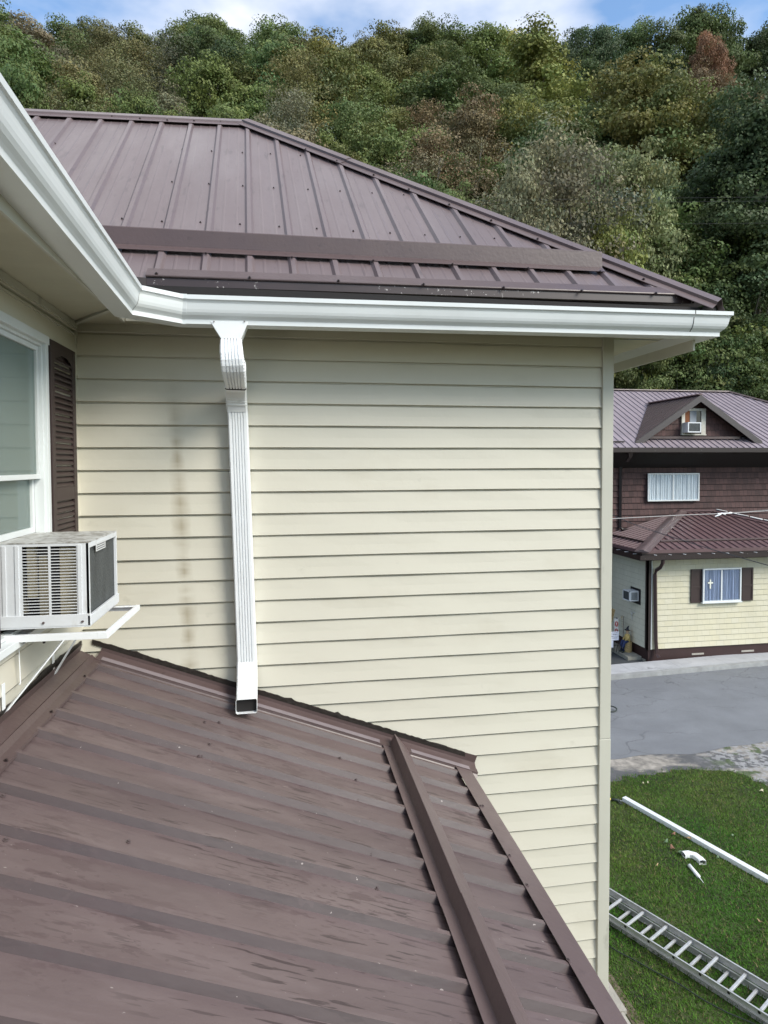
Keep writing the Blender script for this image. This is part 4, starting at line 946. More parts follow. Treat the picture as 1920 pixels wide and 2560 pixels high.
for k in range(4): box('hanger', WHITE2, g_, EX-.125, EX, EY+.25+k*.45, EY+.275+k*.45, gz1-.002, gz1+.006)
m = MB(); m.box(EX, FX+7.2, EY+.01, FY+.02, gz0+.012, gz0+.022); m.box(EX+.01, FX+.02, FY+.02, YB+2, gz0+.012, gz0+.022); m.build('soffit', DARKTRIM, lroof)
# downspout of the far house
Yd = FY-.04
P = [ony(1658, 1395, EY-.06), ony(1657, 1408, EY-.04), ony(1652, 1418, EY+.12), ony(1641, 1425, FY-.09), ony(1638, 1436, FY-.07), ony(1638.5, 1480, FY-.07), ony(1640, 1600, FY-.07), ony(1642, 1634, FY-.07), ony(1647, 1643, FY-.16)]
m = MB(); rings = []
m.tube([Vector(p) for p in P], .058, 4); m.build('downspout', mat('brown_downspout', (.055, .030, .028), .4, .05, 4), HB)
# front window
def rectwin(x0, x1, y0, y1, Y, name, parent, fr, curt, mull=True, depth=.10, fmat=None):
    a, b = ony(x0, (y0+y1)/2, Y), ony(x1, (y0+y1)/2, Y); xm = (x0+x1)/2; zt2, zb2 = float(ony(xm, y0, Y)[2]), float(ony(xm, y1, Y)[2]); xa, xb = float(a[0]), float(b[0])
    mb = MB(); y_0, y_1 = Y-.03, Y+.02
    mb.box(xa, xa+fr, y_0, y_1, zb2, zt2); mb.box(xb-fr, xb, y_0, y_1, zb2, zt2); mb.box(xa+fr, xb-fr, y_0, y_1, zb2, zb2+fr); mb.box(xa+fr, xb-fr, y_0, y_1, zt2-fr, zt2)
    if mull: xc_ = (xa+xb)/2-.02; mb.box(xc_-fr*.5, xc_+fr*.5, y_0+.004, y_1, zb2+fr, zt2-fr)
    w_ = mb.build(name, fmat or WHITE, parent)
    mb = MB(); mb.box(xa+fr*.4, xb-fr*.4, Y+.045, Y+.05, zb2+fr*.4, zt2-fr*.4); mb.build('window_back', BLACK, w_); mb = MB(); nn = 110; A = []; B = []
    for k in range(nn+1):
        x = xa+fr*.5+(xb-xa-fr)*k/nn; yy = Y+.010+.020*math.sin(k*1.3)+.014*math.sin(k*.55+1); A.append((x, yy, zb2+fr*.5)); B.append((x, yy+.001, zt2-fr*.5))
    mb.strip(A, B); mb.build('curtain', curt, w_)
    mb = MB(); mb.box(xa+fr*.5, xb-fr*.5, Y-.024, Y-.021, zb2+fr*.5, zt2-fr*.5); mb.build('pane', GLASS2, w_)
    return w_, xa, xb, zb2, zt2
wf, xa, xb, zb2, zt2 = rectwin(1756.5, 1852, 1420, 1504, FY-.075, 'window', HB, .045, CURT2)
box('sill', WHITE, wf, xa-.03, xb+.02, FY-.13, FY-.03, zb2-.03, zb2+.004)
cc = ony(1776, 1459, FY-.11); m = MB(); m.box(cc[0]-.022, cc[0]+.022, FY-.112, FY-.104, cc[2]-.15, cc[2]+.12); m.box(cc[0]-.085, cc[0]+.085, FY-.1125, FY-.1045, cc[2]+.0, cc[2]+.045); m.build('cross', mat('pale_cross', (.75, .76, .66), .6), wf)
for (x0, x1) in ((1727, 1756), (1854.5, 1882)):
    a, b = ony(x0, 1460, FY-.03), ony(x1, 1460, FY-.03); s_ = MB(); za, zb_2 = zb2-.01, zt2-.02; f_ = .05; zm = za+(zb_2-za)*.46
    s_.box(a[0], b[0], FY-.035, FY-.015, za, zb_2)
    s_.box(a[0], a[0]+f_, FY-.05, FY-.034, za, zb_2); s_.box(b[0]-f_, b[0], FY-.05, FY-.034, za, zb_2); s_.box(a[0]+f_, b[0]-f_, FY-.049, FY-.034, za, za+f_); s_.box(a[0]+f_, b[0]-f_, FY-.049, FY-.034, zb_2-f_, zb_2); s_.box(a[0]+f_, b[0]-f_, FY-.049, FY-.034, zm-.03, zm+.03)
    s_.build('shutter', SHUT, HB)
# upper storey
m = MB(); siding(m, lambda a, d, z: (a, YB-d, z), AXp-5.2, AXp+6.5, .16, zc2, zc2, CH2, LAP2, 1.9); m.build('upper_wall', SHB, HB)
box('upper_wall_core', DARKTRIM, HB, AXp-5.2, AXp+6.5, YB+.02, 25.5, zc2, .16)
m = MB(); siding(m, lambda a, d, z: (a, YB-d, z), AXp-5.2, FX-.02, zc2, G+.02, zc2, CH2, LAP2); m.build('rear_ground_wall', SHB, HB); box('rear_ground_core', DARKTRIM, HB, AXp-5.2, FX-.04, YB+.02, 24, G-.1, zc2-.002)
UE = YB-1.0; uz = float(ony(1720, 1119, UE)[2])
rectwin(1619, 1747.5, 1183, 1252.5, YB-.10, 'window', HB, .045, CURT, True)
p = ony(1551.5, 1200, YB-.06); q = ony(1553, 1322, YB-.06); m = MB(); m.tube([(p[0], YB-.07, .1), (p[0], YB-.07, q[2]+.05), (p[0]+.06, YB-.13, q[2]-.02), (p[0]+.22, YB-.2, q[2]-.04)], .055, 4); m.build('upper_downspout', DARKTRIM, HB)
p = ony(1576, 1134, UE-.05); m = MB(); m.tube([(p[0], UE-.05, p[2]+.03), (p[0]-.005, UE-.04, p[2]-.10), (p[0]-.06, UE+.05, p[2]-.24)], [.10, .065, .055], 4); m.build('gutter_outlet', DARKTRIM, HB)
pu = .51
# ridge height from the photographed line
d = ray(1680, 978); kk = (uz-pu*UE)/(d[2]-pu*d[1]); rdg = d*kk; YR, ZR = float(rdg[1]), float(rdg[2]); XRe = float(ony(1822, 977, YR)[0])
hipx = XRe+(YR-UE)*.95
m = MB(); sec = ribsec(5.0, hipx, 5.05, .2286, .032, .016, .008, False); A = []; B = []
for x, h in sec:
    y1 = YR if x < XRe else YR-(x-XRe)/.95
    y1 = max(y1, UE+.001); A.append((x, UE, uz+h)); B.append((x, y1, uz+pu*(y1-UE)+h))
m.strip(A, B); m.add([(XRe, YR, ZR), (hipx, UE, uz), (hipx, 2*YR-UE, uz), ], [(0, 1, 2)]); m.add([(5, YR, ZR), (XRe, YR, ZR), (hipx, 2*YR-UE, uz), (5, 2*YR-UE, uz)], [(0, 1, 2, 3)])
UR = roofmat('distant_lilac_roof', (.245, .205, .225), .40, (1, 1, 1), .3)
ur = m.build('upper_roof', UR, HB)
cap((5, YR, ZR), (XRe, YR, ZR), .13, .025, 'ridge_cap', ROOF_TRIM_L, ur); cap((XRe, YR, ZR), (hipx, UE, uz), .13, .03, 'hip_cap', ROOF_TRIM_L, ur)
m = MB(); m.box(5, hipx, UE-.12, UE-.11, uz-.16, uz-.02); m.box(5, hipx, UE-.12, UE, uz-.16, uz-.15); m.box(5, hipx, UE-.006, UE+.01, uz-.17, uz-.005); m.build('upper_gutter', DARKTRIM, ur)
m = MB(); m.hexa([(5, UE+.01, uz-.17), (hipx, UE+.01, uz-.17), (hipx, YB-.03, -.13), (5, YB-.03, -.13), (5, UE+.01, uz-.15), (hipx, UE+.01, uz-.15), (hipx, YB-.03, -.10), (5, YB-.03, -.10)]); m.build('upper_soffit_shade', BLACK, ur)  # soffit tilted down and blackened to imitate eave shadow on the wall top
a = ony(1532, 1105, UE+.2); d = ray(1540, 1104); k3 = (uz-pu*UE+.04)/(d[2]-pu*d[1]); a = d*k3; m = MB(); m.bar((a[0]-2, a[1], a[2]), (a[0]+.28, a[1], a[2]), .05, .04); m.build('snow_bar', DARKTRIM, ur)
# dormer
YF2 = UE+.30; pk = ony(1752, 991, YF2); fl_ = ony(1588, 1108, YF2); fr_ = ony(1905, 1107, YF2)
def back(p): y = UE+(p[2]-uz)/pu; return np.array([p[0], max(y, YF2+.02), p[2]])
dorm = MB(); th_ = np.array([0, 0, .05])
def ribbed(mb, P0, P1, Q0, Q1, n):   # P eave->ridge at the front, Q at the back
    for k in range(n):
        pass
for foot in (fl_, fr_):
    a, b, c2_, d2 = np.array(foot), np.array(pk), back(pk), back(foot)
    dorm.hexa([a, d2, c2_, b, a+th_, d2+th_, c2_+th_, b+th_])
    nr = 12
    for k in range(1, nr):   # ribs run from eave to ridge
        t_ = k/nr; p = a*(1-0)+(d2-a)*t_; 
        y_ = YF2+(c2_[1]-YF2)*t_
        # point on the ridge and on the valley for this y
        r_ = np.array([b[0], y_, b[2]]); 
        tv = min(1, max(0, (y_-d2[1])/(c2_[1]-d2[1]+1e-6))); v_ = d2+(c2_-d2)*tv if y_ > d2[1] else np.array([a[0], y_, a[2]])
        dorm.bar(v_+th_, r_+th_, .03, .03)
dr = dorm.build('dormer_roof', mat('dormer_roof_steel', (.085, .062, .062), .42, .1, 3), HB)
cap(pk+th_, back(pk)+th_, .10, .02, 'ridge_cap', ROOF_FAR, dr)
m = MB()
for foot in (fl_, fr_):
    a, b = np.array(foot), np.array(pk); dn = np.array([0, 0, -.17]); m.hexa([a+dn+np.array([0, -.02, 0]), b+dn+np.array([0, -.02, 0]), b+dn+np.array([0, .01, 0]), a+dn+np.array([0, .01, 0]), a+np.array([0, -.02, .05]), b+np.array([0, -.02, .05]), b+np.array([0, .01, .05]), a+np.array([0, .01, .05])])
m.build('rake_board', mat('rake_board_paint', (.065, .055, .055), .5, .05, 4), dr)
YD = YF2+.32; lowz = float(ony(1740, 1090, YD)[2]); zpk = pk[2]-.05
hw_l = (pk[0]-fl_[0])*(zpk-lowz)/(pk[2]-fl_[2]); hw_r = (fr_[0]-pk[0])*(zpk-lowz)/(pk[2]-fr_[2])
m = MB()
zz = lowz
while zz < zpk-.02:
    z1 = min(zz+.19, zpk-.01); f0 = (zpk-zz)/(zpk-lowz); f1 = (zpk-z1)/(zpk-lowz)
    m.quad((pk[0]-hw_l*f0, YD-.014, zz), (pk[0]+hw_r*f0, YD-.014, zz), (pk[0]+hw_r*f1, YD, z1), (pk[0]-hw_l*f1, YD, z1)); m.quad((pk[0]-hw_l*f0, YD-.014, zz), (pk[0]+hw_r*f0, YD-.014, zz), (pk[0]+hw_r*f0, YD+.01, zz), (pk[0]-hw_l*f0, YD+.01, zz)); zz = z1
dw = m.build('dormer_wall', SHB, HB)
m = MB(); m.box(pk[0]-hw_l+.1, pk[0]+hw_r-.25, YD-.16, YD-.02, lowz-.10, lowz-.02); m.build('apron_flashing', ROOF_TRIM, dw)
Wd = YD-.04; a, b = ony(1703, 1060, Wd), ony(1763, 1060, Wd); ia, ib = ony(1711, 1060, Wd), ony(1752, 1060, Wd); zt3, zb3, zi = float(ony(1733, 1021, Wd)[2]), float(ony(1733, 1086, Wd)[2]), float(ony(1733, 1027, Wd)[2])
WT = mat('old_window_trim', (.50, .48, .42), .6, .1, 8)
m = MB(); m.box(a[0], ia[0], Wd-.03, Wd+.03, zb3, zt3); m.box(ib[0], b[0], Wd-.03, Wd+.03, zb3, zt3); m.box(ia[0], ib[0], Wd-.03, Wd+.03, zi, zt3); m.box(a[0]-.01, b[0]+.01, Wd-.05, Wd+.03, zb3-.03, zb3+.01); dwin = m.build('dormer_window', WT, dw)
m = MB(); m.box(ia[0], ib[0], Wd+.0, Wd+.01, zb3, zi); m.build('pane', mat('dark_window_pane', (.03, .025, .03), .15), dwin)
p, q = ony(1725, 1040, Wd-.003), ony(1741, 1040, Wd-.003); m = MB(); m.box(p[0], q[0], Wd-.006, Wd-.001, zb3+.2, zi); m.build('grey_curtain', mat('grey_cloth', (.22, .24, .27), .8, .1, 5), dwin)
p, q = ony(1711.5, 1040, Wd-.003), ony(1724, 1040, Wd-.003); m = MB(); m.box(p[0], q[0], Wd-.005, Wd-.002, zb3+.25, zi); m.build('brown_curtain', mat('russet_cloth', (.15, .05, .015), .8, .2, 5), dwin)
m = MB(); m.box(AXp-.3, AXp+3, UE+.30, UE+.33, uz-.1, uz+.1) if False else None
def small_ac(face, label, name='air_conditioner'):
    pass
# dormer air conditioner
p0_, p1_ = ony(1720, 1068, Wd-.30), ony(1753, 1068, Wd-.30); za_, zb_3 = float(ony(1736, 1081, Wd-.30)[2]), float(ony(1736, 1055.5, Wd-.30)[2])
a2 = thing('air_conditioner', (float(p0_[0]+.2), Wd-.15, za_), 'small white air conditioner in the dormer window of the brown house', 'air conditioner')
m = MB(); x0, x1, y0, y1 = p0_[0], p1_[0], Wd-.30, Wd+.02; w_ = .035
m.box(x0, x1, y0+.02, y1, za_, zb_3); m.box(x0, x0+w_, y0, y0+.02, za_, zb_3); m.box(x1-w_, x1, y0, y0+.02, za_, zb_3); m.box(x0+w_, x1-w_, y0, y0+.02, za_, za_+w_); m.box(x0+w_, x1-w_, y0, y0+.02, zb_3-w_, zb_3); m.build('cabinet', ACW, a2)
m = MB(); m.box(x0+w_, x1-w_, y0+.010, y0+.018, za_+w_, zb_3-w_)
for k in range(1, 9): zz = za_+w_+(zb_3-za_-2*w_)*k/9; m.box(x0+w_, x1-w_, y0+.006, y0+.011, zz-.004, zz+.004)
m.build('grille', ACDARK, a2)
# side wall air conditioner
ya, yb2 = float(onx(1603, 1500, FX)[1]), float(onx(1580, 1500, FX)[1]); zt4, zb4 = float(onx(1595, 1474, FX)[2]), float(onx(1603, 1513, FX)[2])
a3 = thing('air_conditioner', (FX-.15, (ya+yb2)/2, zb4), 'small white air conditioner poking out of the cream side wall across the road', 'air conditioner')
m = MB(); px0 = FX-.32; ya_, yb_ = ya+.10, yb2-.02; m.box(px0+.02, FX, ya_, yb_, zb4+.10, zt4-.03); w_ = .025
m.box(px0, px0+.02, ya_, ya_+w_, zb4+.10, zt4-.03); m.box(px0, px0+.02, yb_-w_, yb_, zb4+.10, zt4-.03); m.box(px0, px0+.02, ya_, yb_, zb4+.10, zb4+.10+w_); m.box(px0, px0+.02, ya_, yb_, zt4-.03-w_, zt4-.03); m.build('cabinet', ACW, a3)
m = MB(); m.box(px0+.010, px0+.019, ya_+w_, yb_-w_, zb4+.10+w_, zt4-.03-w_); m.build('grille', ACDARK, a3)
m = MB(); 
for k in range(9): zz = zb4+.14+(zt4-zb4-.2)*k/9; m.box(px0+.06, FX-.06, ya_-.006, ya_+.001, zz, zz+.014)
m.build('side_vent', ACDARK, a3); box('opening_panel', BLACK, a3, FX-.022, FX-.0175, ya, yb2+.05, zb4, zt4+.04)
# small bracket decoration on the side wall
p = onx(1582, 1538, FX-.02); m = MB(); m.tube([p+np.array([0, -.10, .10]), p+np.array([-.02, -.04, .12]), p+np.array([-.02, 0, .02]), p+np.array([-.01, .05, -.03]), p+np.array([-.02, .0, -.12])], .012, 6)
m.tube([p+np.array([-.02, 0, .02]), p+np.array([-.02, .08, .09]), p+np.array([-.02, .02, .13])], .010, 6); tag(m.build('wall_hook', ALU, None, base=tuple(p)), 'small grey curly metal hook on the cream side wall below the air conditioner', 'hook')
# concrete step with the autumn things
s0 = ony(1570, 1643, FY+.30); ST = float(s0[2]); yF = float(s0[1]); 
m = MB(); m.box(float(s0[0]), FX-.0, yF, yF+2.2, G+.021, ST); m.box(float(s0[0])+.5, FX-.0, yF-.16, yF-.004, G+.02, G+.07)
STP = mat('step_concrete', (.26, .25, .21), .9, .2, 4, .4, 50); tag(m.build('step', STP, None, base=(FX-.8, yF+1, G)), 'low concrete step against the cream side wall across the road', 'step')
def on_step(px, py): return onz(px, py, ST)
HAY = mat('straw', (.42, .31, .15), .9, .3, 14, .8, 60, stretch=(1, 1, 3)); b0 = on_step(1569.5, 1629)
m = MB(); rr_ = .112; lev = 12; rings = []
for k in range(lev*2+1):
    z = ST+.31*k/(lev*2); r_ = rr_*(1+(.07 if k % 2 else -.03))
    rings.append([(b0[0]+r_*math.cos(a)*(1+.03*math.sin(5*a+k)), b0[1]+r_*math.sin(a), z) for a in np.linspace(0, 2*math.pi, 17)[:-1]])
m.loft(rings); tag(m.build('straw_bale', HAY, None, base=(b0[0], b0[1], ST)), 'small round straw bale on the concrete step under the scarecrow', 'straw bale')
# scarecrow: one body, hat and clothes as children
tz = ST+.31; sc_ = thing('scarecrow', (float(b0[0]), float(b0[1]), ST), 'seated scarecrow doll in a yellow shirt, blue trousers and black pointed hat', 'scarecrow')
SK = mat('burlap_face', (.52, .36, .24), .9); SHIRT = mat('yellow_shirt', (.50, .38, .14), .9, .2, 20); TRO = mat('blue_trousers', (.030, .045, .12), .9, .2, 20)
bx0, by0 = float(b0[0]), float(b0[1])
m = MB(); m.tube([(bx0, by0, tz), (bx0-.01, by0, tz+.06), (bx0-.02, by0, tz+.19), (bx0-.02, by0, tz+.235), (bx0-.025, by0-.005, tz+.25), (bx0-.03, by0-.01, tz+.30), (bx0-.03, by0-.01, tz+.36), (bx0-.03, by0-.01, tz+.385)], [.05, .05, .06, .03, .03, .05, .045, .02], 12); m.build('body', SK, sc_, smooth=True)
m = MB(); m.tube([(bx0, by0, tz-.02), (bx0-.005, by0, tz+.05), (bx0-.018, by0, tz+.16), (bx0-.02, by0, tz+.225), (bx0-.02, by0, tz+.24)], [.085, .075, .085, .06, .03], 14)
for s_ in (-1, 1): m.tube([(bx0-.02, by0+s_*.07, tz+.20), (bx0-.06, by0+s_*.10-.02, tz+.11), (bx0-.14, by0+s_*.05-.02, tz+.06)], [.032, .030, .022], 8)
m.build('shirt', SHIRT, sc_, smooth=True)
m = MB()
for s_ in (-1, 1): m.tube([(bx0-.02, by0+s_*.04, tz), (bx0-.15, by0+s_*.06-.01, tz+.01), (bx0-.19, by0+s_*.06-.02, tz-.12), (bx0-.19, by0+s_*.06-.02, ST+.06)], [.05, .045, .042, .045], 10)
m.build('trousers', TRO, sc_, smooth=True)
m = MB()
for s_ in (-1, 1): m.tube([(bx0-.18, by0+s_*.06-.02, ST+.03), (bx0-.25, by0+s_*.06-.03, ST+.025)], [.035, .028], 8)
m.build('boots', BLK, sc_, smooth=True)
m = MB(); hz = tz+.355; m.tube([(bx0-.03, by0-.01, hz), (bx0-.03, by0-.01, hz+.008), (bx0-.028, by0-.01, hz+.012), (bx0-.015, by0-.01, hz+.07), (bx0+.015, by0-.01, hz+.115), (bx0+.04, by0-.01, hz+.125)], [.085, .083, .045, .030, .012, .003], 14); m.build('hat', mat('black_felt', (.02, .022, .03), .9), sc_, smooth=True)
# rake leaning on the wall
r0 = on_step(1560, 1605); r0 = np.array([bx0-.08, by0+.14, ST]); rt_ = ony(1559, 1541, by0+.30)
m = MB(); m.tube([r0, rt_], .010, 6); m.build('rk', BARK, None).name = 'rake'
rk = bpy.data.objects['rake']; tag(rk, 'wooden rake with its curved head up, leaning behind the scarecrow', 'rake'); ROOT['rake'] = np.zeros(3)
m = MB(); a = np.array(rt_); m.tube([a+np.array([0, 0, -.02]), a+np.array([-.03, 0, .02]), a+np.array([-.07, 0, .0]), a+np.array([-.085, 0, -.06])], .008, 6)
for k in range(6): q = a+np.array([0, 0, -.05-.055*k]); m.tube([q, q+np.array([-.04, 0, .012]), q+np.array([-.075, 0, .0])], .005, 5)
m.build('rake_head', HAY, rk)
# oval red sign
OV = mat('white_board', (.75, .74, .72), .5); RED = mat('red_letters', (.50, .03, .02), .5)
def oval(cx, cz, Y, rx, rz, w): 
    mb = MB(); n = 24
    o_ = [(cx+rx*math.cos(2*math.pi*k/n), Y, cz+rz*math.sin(2*math.pi*k/n)) for k in range(n)]; i_ = [(cx+(rx-w)*math.cos(2*math.pi*k/n), Y, cz+(rz-w)*math.sin(2*math.pi*k/n)) for k in range(n)]
    ob = [(x, y+.008, z) for x, y, z in o_]; ib_ = [(x, y+.008, z) for x, y, z in i_]
    mb.loft([o_, i_, ib_, ob, o_], True, False); return mb
YO = by0+.22; oc = ony(1541.5, 1560, YO); oc2 = ony(1541, 1578, YO)
sg = thing('welcome_sign', tuple(oc2-np.array([0, 0, .15])), 'tall narrow sign with two red ovals standing behind the white notice', 'sign')
m = MB(); m.box(oc[0]-.062, oc[0]+.062, YO+.012, YO+.024, oc2[2]-.14, oc[2]+.17); m.build('board', OV, sg)
for q in (oc, oc2):
    oval(q[0], q[2], YO, .052, .085, .013).build('red_ring', RED, sg); oval(q[0], q[2], YO+.001, .030, .055, .010).build('red_letter', RED, sg)
m = MB(); m.tube([oc+np.array([-.02, 0, .20]), oc+np.array([.0, 0, .17]), oc+np.array([.03, .0, .18])], .012, 6); m.build('bow', BLK, sg)
# tan broom
YBm = by0+.25; bc = ony(1524, 1521, YBm); bb = ony(1524, 1556, YBm); m = MB(); A = []; B = []; n = 26
for k in range(n+1):
    t_ = k/n*2-1; w_ = .17; A.append((bc[0]+t_*w_, YBm+.02*math.cos(k*2.5), bc[2]-.05*t_*t_+(.012 if k % 2 else 0))); B.append((bc[0]+t_*.07, YBm+.012*math.cos(k*2.5), bb[2]))
m.strip(A, B); m.tube([(bc[0], YBm, bb[2]+.02), (bc[0]+.01, YBm, ST+.01)], .035, 8); br2 = m.build('broom', HAY, None, base=(float(bc[0]), YBm, ST)); so = br2.modifiers.new('t', 'SOLIDIFY'); so.thickness = .02
tag(br2, 'big tan straw broom standing with its bristles up beside the corner post', 'broom')
# white notice with handwriting, on a black folding stand
YN = by0-.10; n0, n1 = ony(1512, 1590, YN), ony(1547, 1590, YN); zt5, zb5 = float(ony(1540, 1579, YN)[2]), float(ony(1540, 1601, YN)[2])
nt_ = thing('notice', (float(n0[0]+.2), YN, ST), 'white board with black handwriting on a black stand at the far step', 'sign')
NB = mat('notice_white', (.72, .74, .84), .5, .04, 10); m = MB(); m.box(n0[0], n1[0], YN, YN+.012, zb5, zt5); m.box(n0[0], n1[0]-.17, YN+.001, YN+.010, zb5-.21, zb5-.005); m.build('board', NB, nt_)
m = MB(); random.seed(11)
for row in range(4):
    x = n0[0]+.10+.02*row; z = zt5-.035-.052*row
    while x < n1[0]-.03:
        w_ = random.uniform(.010, .022); k_ = random.random()
        m.bar((x, YN-.002, z-.012), (x+w_*k_, YN-.002, z+.012), .004, .004, (0, 1, 0)); m.bar((x+w_*k_, YN-.002, z+.010), (x+w_, YN-.002, z-.010*random.random()), .004, .004, (0, 1, 0)); x += w_+random.choice([.006, .006, .025])
m.build('handwriting', INK, nt_)
m = MB()
x0_, x1_ = n1[0]-.17, n1[0]-.01
for xx in (x0_, x1_): m.bar((xx, YN-.03, ST), (xx+.015, YN-.02, zb5+.005), .012, .012); m.bar((xx, YN+.12, ST), (xx+.01, YN-.0, zb5+.0), .012, .012)
m.bar((x0_, YN-.02, zb5+.0), (x1_+.02, YN-.02, zb5+.0), .014, .014); m.bar((x0_, YN-.03, zb5-.14), (x1_, YN-.03, zb5-.14), .010, .010); m.build('stand', BLACK, nt_)

# wires
def wire(pts, Y, r, label, zs=None):
    P = []
    for i, (x, y) in enumerate(pts):
        P.append(ony(x, y, Y[i] if isinstance(Y, (list, tuple)) else Y))
    mb = MB(); mb.tube(P, r, 6); o = mb.build('power_line', WIRE, None, base=tuple(P[0])); tag(o, label, 'power line', 'overhead power lines'); return o
WIRE = mat('grey_wire', (.30, .29, .29), .5); 
wire([(1380, 1306), (1528, 1297), (1700, 1288), (1806, 1284), (1919, 1277), (2200, 1262)], 14.2, .011, 'pale grey power line crossing in front of the brown upper wall')
w_o = WIRE; WIRE = mat('black_wire', (.03, .03, .035), .5)
wire([(1480, 1266), (1588, 1312), (1662, 1337), (1781, 1374), (1919, 1413), (2150, 1490)], [16.0, 15.2, 14.6, 13.7, 12.7, 11.0], .010, 'black service cable sagging down across the brown porch roof to the right')
wire([(1806, 1284), (1860, 1280), (1960, 1270)], 14.25, .010, 'short dark cable splitting off at the white splice')
p = ony(1803, 1286, 14.15); m = MB(); m.tube([p+np.array([-.17, 0, -.05]), p+np.array([-.05, 0, -.01]), p+np.array([.02, 0, .03]), p+np.array([.12, 0, -.01])], [.012, .02, .02, .012], 8); m.tube([p+np.array([-.10, 0, .02]), p+np.array([.30, 0, .03])], .014, 8); tag(m.build('cable_splice', WHITE2, None, base=tuple(p)), 'white cable splice hanging on the pale power line', 'splice')
WIRE = w_o
for i, (ya_w, yb_w) in enumerate(((503, 496), (511, 506), (560, 561))):
    WIRE = bpy.data.materials['black_wire']; wire([(-300, ya_w+8), (600, ya_w+3), (1092, ya_w), (1680, yb_w-1), (2400, yb_w-8)], 27, .0045, ['upper of the three thin power lines strung in front of the hillside', 'middle of the three thin power lines strung in front of the hillside', 'lowest of the three thin power lines strung in front of the hillside'][i])

# =================================================================== TREES
def crown_mesh(name, seed, prof, nclump, nleaf, leaf, clump_r, R0, H0, surf=.75, droop=0, nlobe=17):
    rs = np.random.RandomState(seed); Vv = []; Tt = []
    # lobes give the outline its unevenness
    nl_ = nlobe; lobes = []
    for k in range(nl_):
        h = (k+rs.uniform(.1, .9))/nl_; a = k*2.39996+rs.uniform(-.5, .5); rr = prof(h)*rs.uniform(.80, 1.16); lr_ = rs.uniform(.30, .46)*(.6+.4*prof(h))
        q = max(0, rr-lr_*.8); lobes.append((R0*q*math.cos(a), R0*q*math.sin(a), H0*(h*.93), R0*lr_, rs.uniform(.78, 1.22), rs.normal(0, .06)))
    for k in range(nclump):
        lx, ly, lz, lrr, lb, lh = lobes[rs.randint(nl_)]
        v_ = rs.normal(size=3); v_[2] = abs(v_[2])*.9-.25; v_ /= np.linalg.norm(v_); v_ *= rs.uniform(.35, 1.3)
        x, y, z = lx+v_[0]*lrr*1.1, ly+v_[1]*lrr*1.1, lz+v_[2]*lrr*1.1
        cr = clump_r*rs.uniform(.6, 1.25); n = int(nleaf*rs.uniform(.6, 1.3)*(cr/clump_r)**1.2)
        dirs = rs.normal(size=(n, 3)); dirs[:, 2] = dirs[:, 2]*.8+.25; dirs /= np.linalg.norm(dirs, axis=1)[:, None]
        rad = cr*rs.uniform(.45, 1.05, n)**.7; P = np.array([x, y, z])+dirs*rad[:, None]*np.array([1.2, 1.2, .62])
        nr = dirs*1.2+rs.normal(size=(n, 3))*.5+np.array([0, 0, .35]); nr /= np.linalg.norm(nr, axis=1)[:, None]
        t = np.cross(nr, rs.normal(size=(n, 3))); t /= np.linalg.norm(t, axis=1)[:, None]; b = np.cross(nr, t)
        s_ = leaf*rs.uniform(.55, 1.3, (n, 1)); w_ = s_*.42
        quad = np.stack([P-t*s_*.5, P+b*w_-t*s_*.05, P+t*s_*.5+nr*s_*.08, P-b*w_], 1)
        cb = rs.uniform(.80, 1.22)*lb; hue = rs.normal(0, .04)+lh; base = np.array([1+hue, 1, 1-hue*.6])*cb
        Vv.append(quad); Tt.append(np.clip(base*rs.uniform(.84, 1.18, (n, 1))+rs.normal(0, .025, (n, 3)), .12, 2.4))
    return facemesh(name, np.concatenate(Vv), np.concatenate(Tt), LEAF)
def trunk_mesh(name, seed, Ht, r0, nl=9, spread=2.4, h0=.3):
    rs = random.Random(seed); mb = MB()
    p = [(math.sin(k*1.3+seed)*.12*k/3, math.cos(k*.9+seed)*.12*k/3, Ht*k/7) for k in range(8)]
    mb.tube(p, [r0*(1-.8*k/7) for k in range(8)], 7)
    for i in range(nl):
        t = h0+(.93-h0)*i/nl; k = t*7; j = int(k); f = k-j; q = [p[j][u]*(1-f)+p[min(7, j+1)][u]*f for u in range(3)]; a = i*2.4+rs.uniform(-.4, .4); L_ = spread*(1.1-t*.7)*rs.uniform(.75, 1.15)
        m1 = (q[0]+math.cos(a)*L_*.5, q[1]+math.sin(a)*L_*.5, q[2]+L_*.42); m2 = (q[0]+math.cos(a+.2)*L_, q[1]+math.sin(a+.2)*L_, q[2]+L_*1.0)
        mb.tube([q, m1, m2], [r0*.38*(1-t*.6), r0*.22*(1-t*.5), r0*.05], 5)
        m3 = (m1[0]+math.cos(a-.8)*L_*.4, m1[1]+math.sin(a-.8)*L_*.4, m1[2]+L_*.35); mb.tube([m1, m3], [r0*.15, r0*.04], 4)
    me = bpy.data.meshes.new(name); me.from_pydata([tuple(v) for v in mb.v], [], mb.f); me.materials.append(BARK); return me
broad = lambda h: (math.sin(math.pi*min(1, .12+.88*h)**.85))**.6*1.0
dome = lambda h: math.sqrt(max(.02, 1-(h*.98)**2.2))
cone = lambda h: (1.02-h)**.75*(.55+.45*min(1, h*5))
colm = lambda h: (math.sin(math.pi*(.08+.9*h)))**.5*.8
KIND = {}
def kind(n, seed, prof, nc, nleaf, leaf, cr, R0, H0, base_h, r0=.22, **k):
    KIND[n] = (crown_mesh('crown', seed, prof, nc, nleaf, leaf, cr, R0, H0, **k), trunk_mesh('trunk', seed, base_h+H0*.85, r0, spread=R0*.75), base_h, H0, R0)
kind('broad1', 1, broad, 170, 150, .175, .85, 3.5, 8.0, 3.2); kind('broad2', 2, broad, 180, 140, .17, .80, 3.7, 7.4, 3.6)
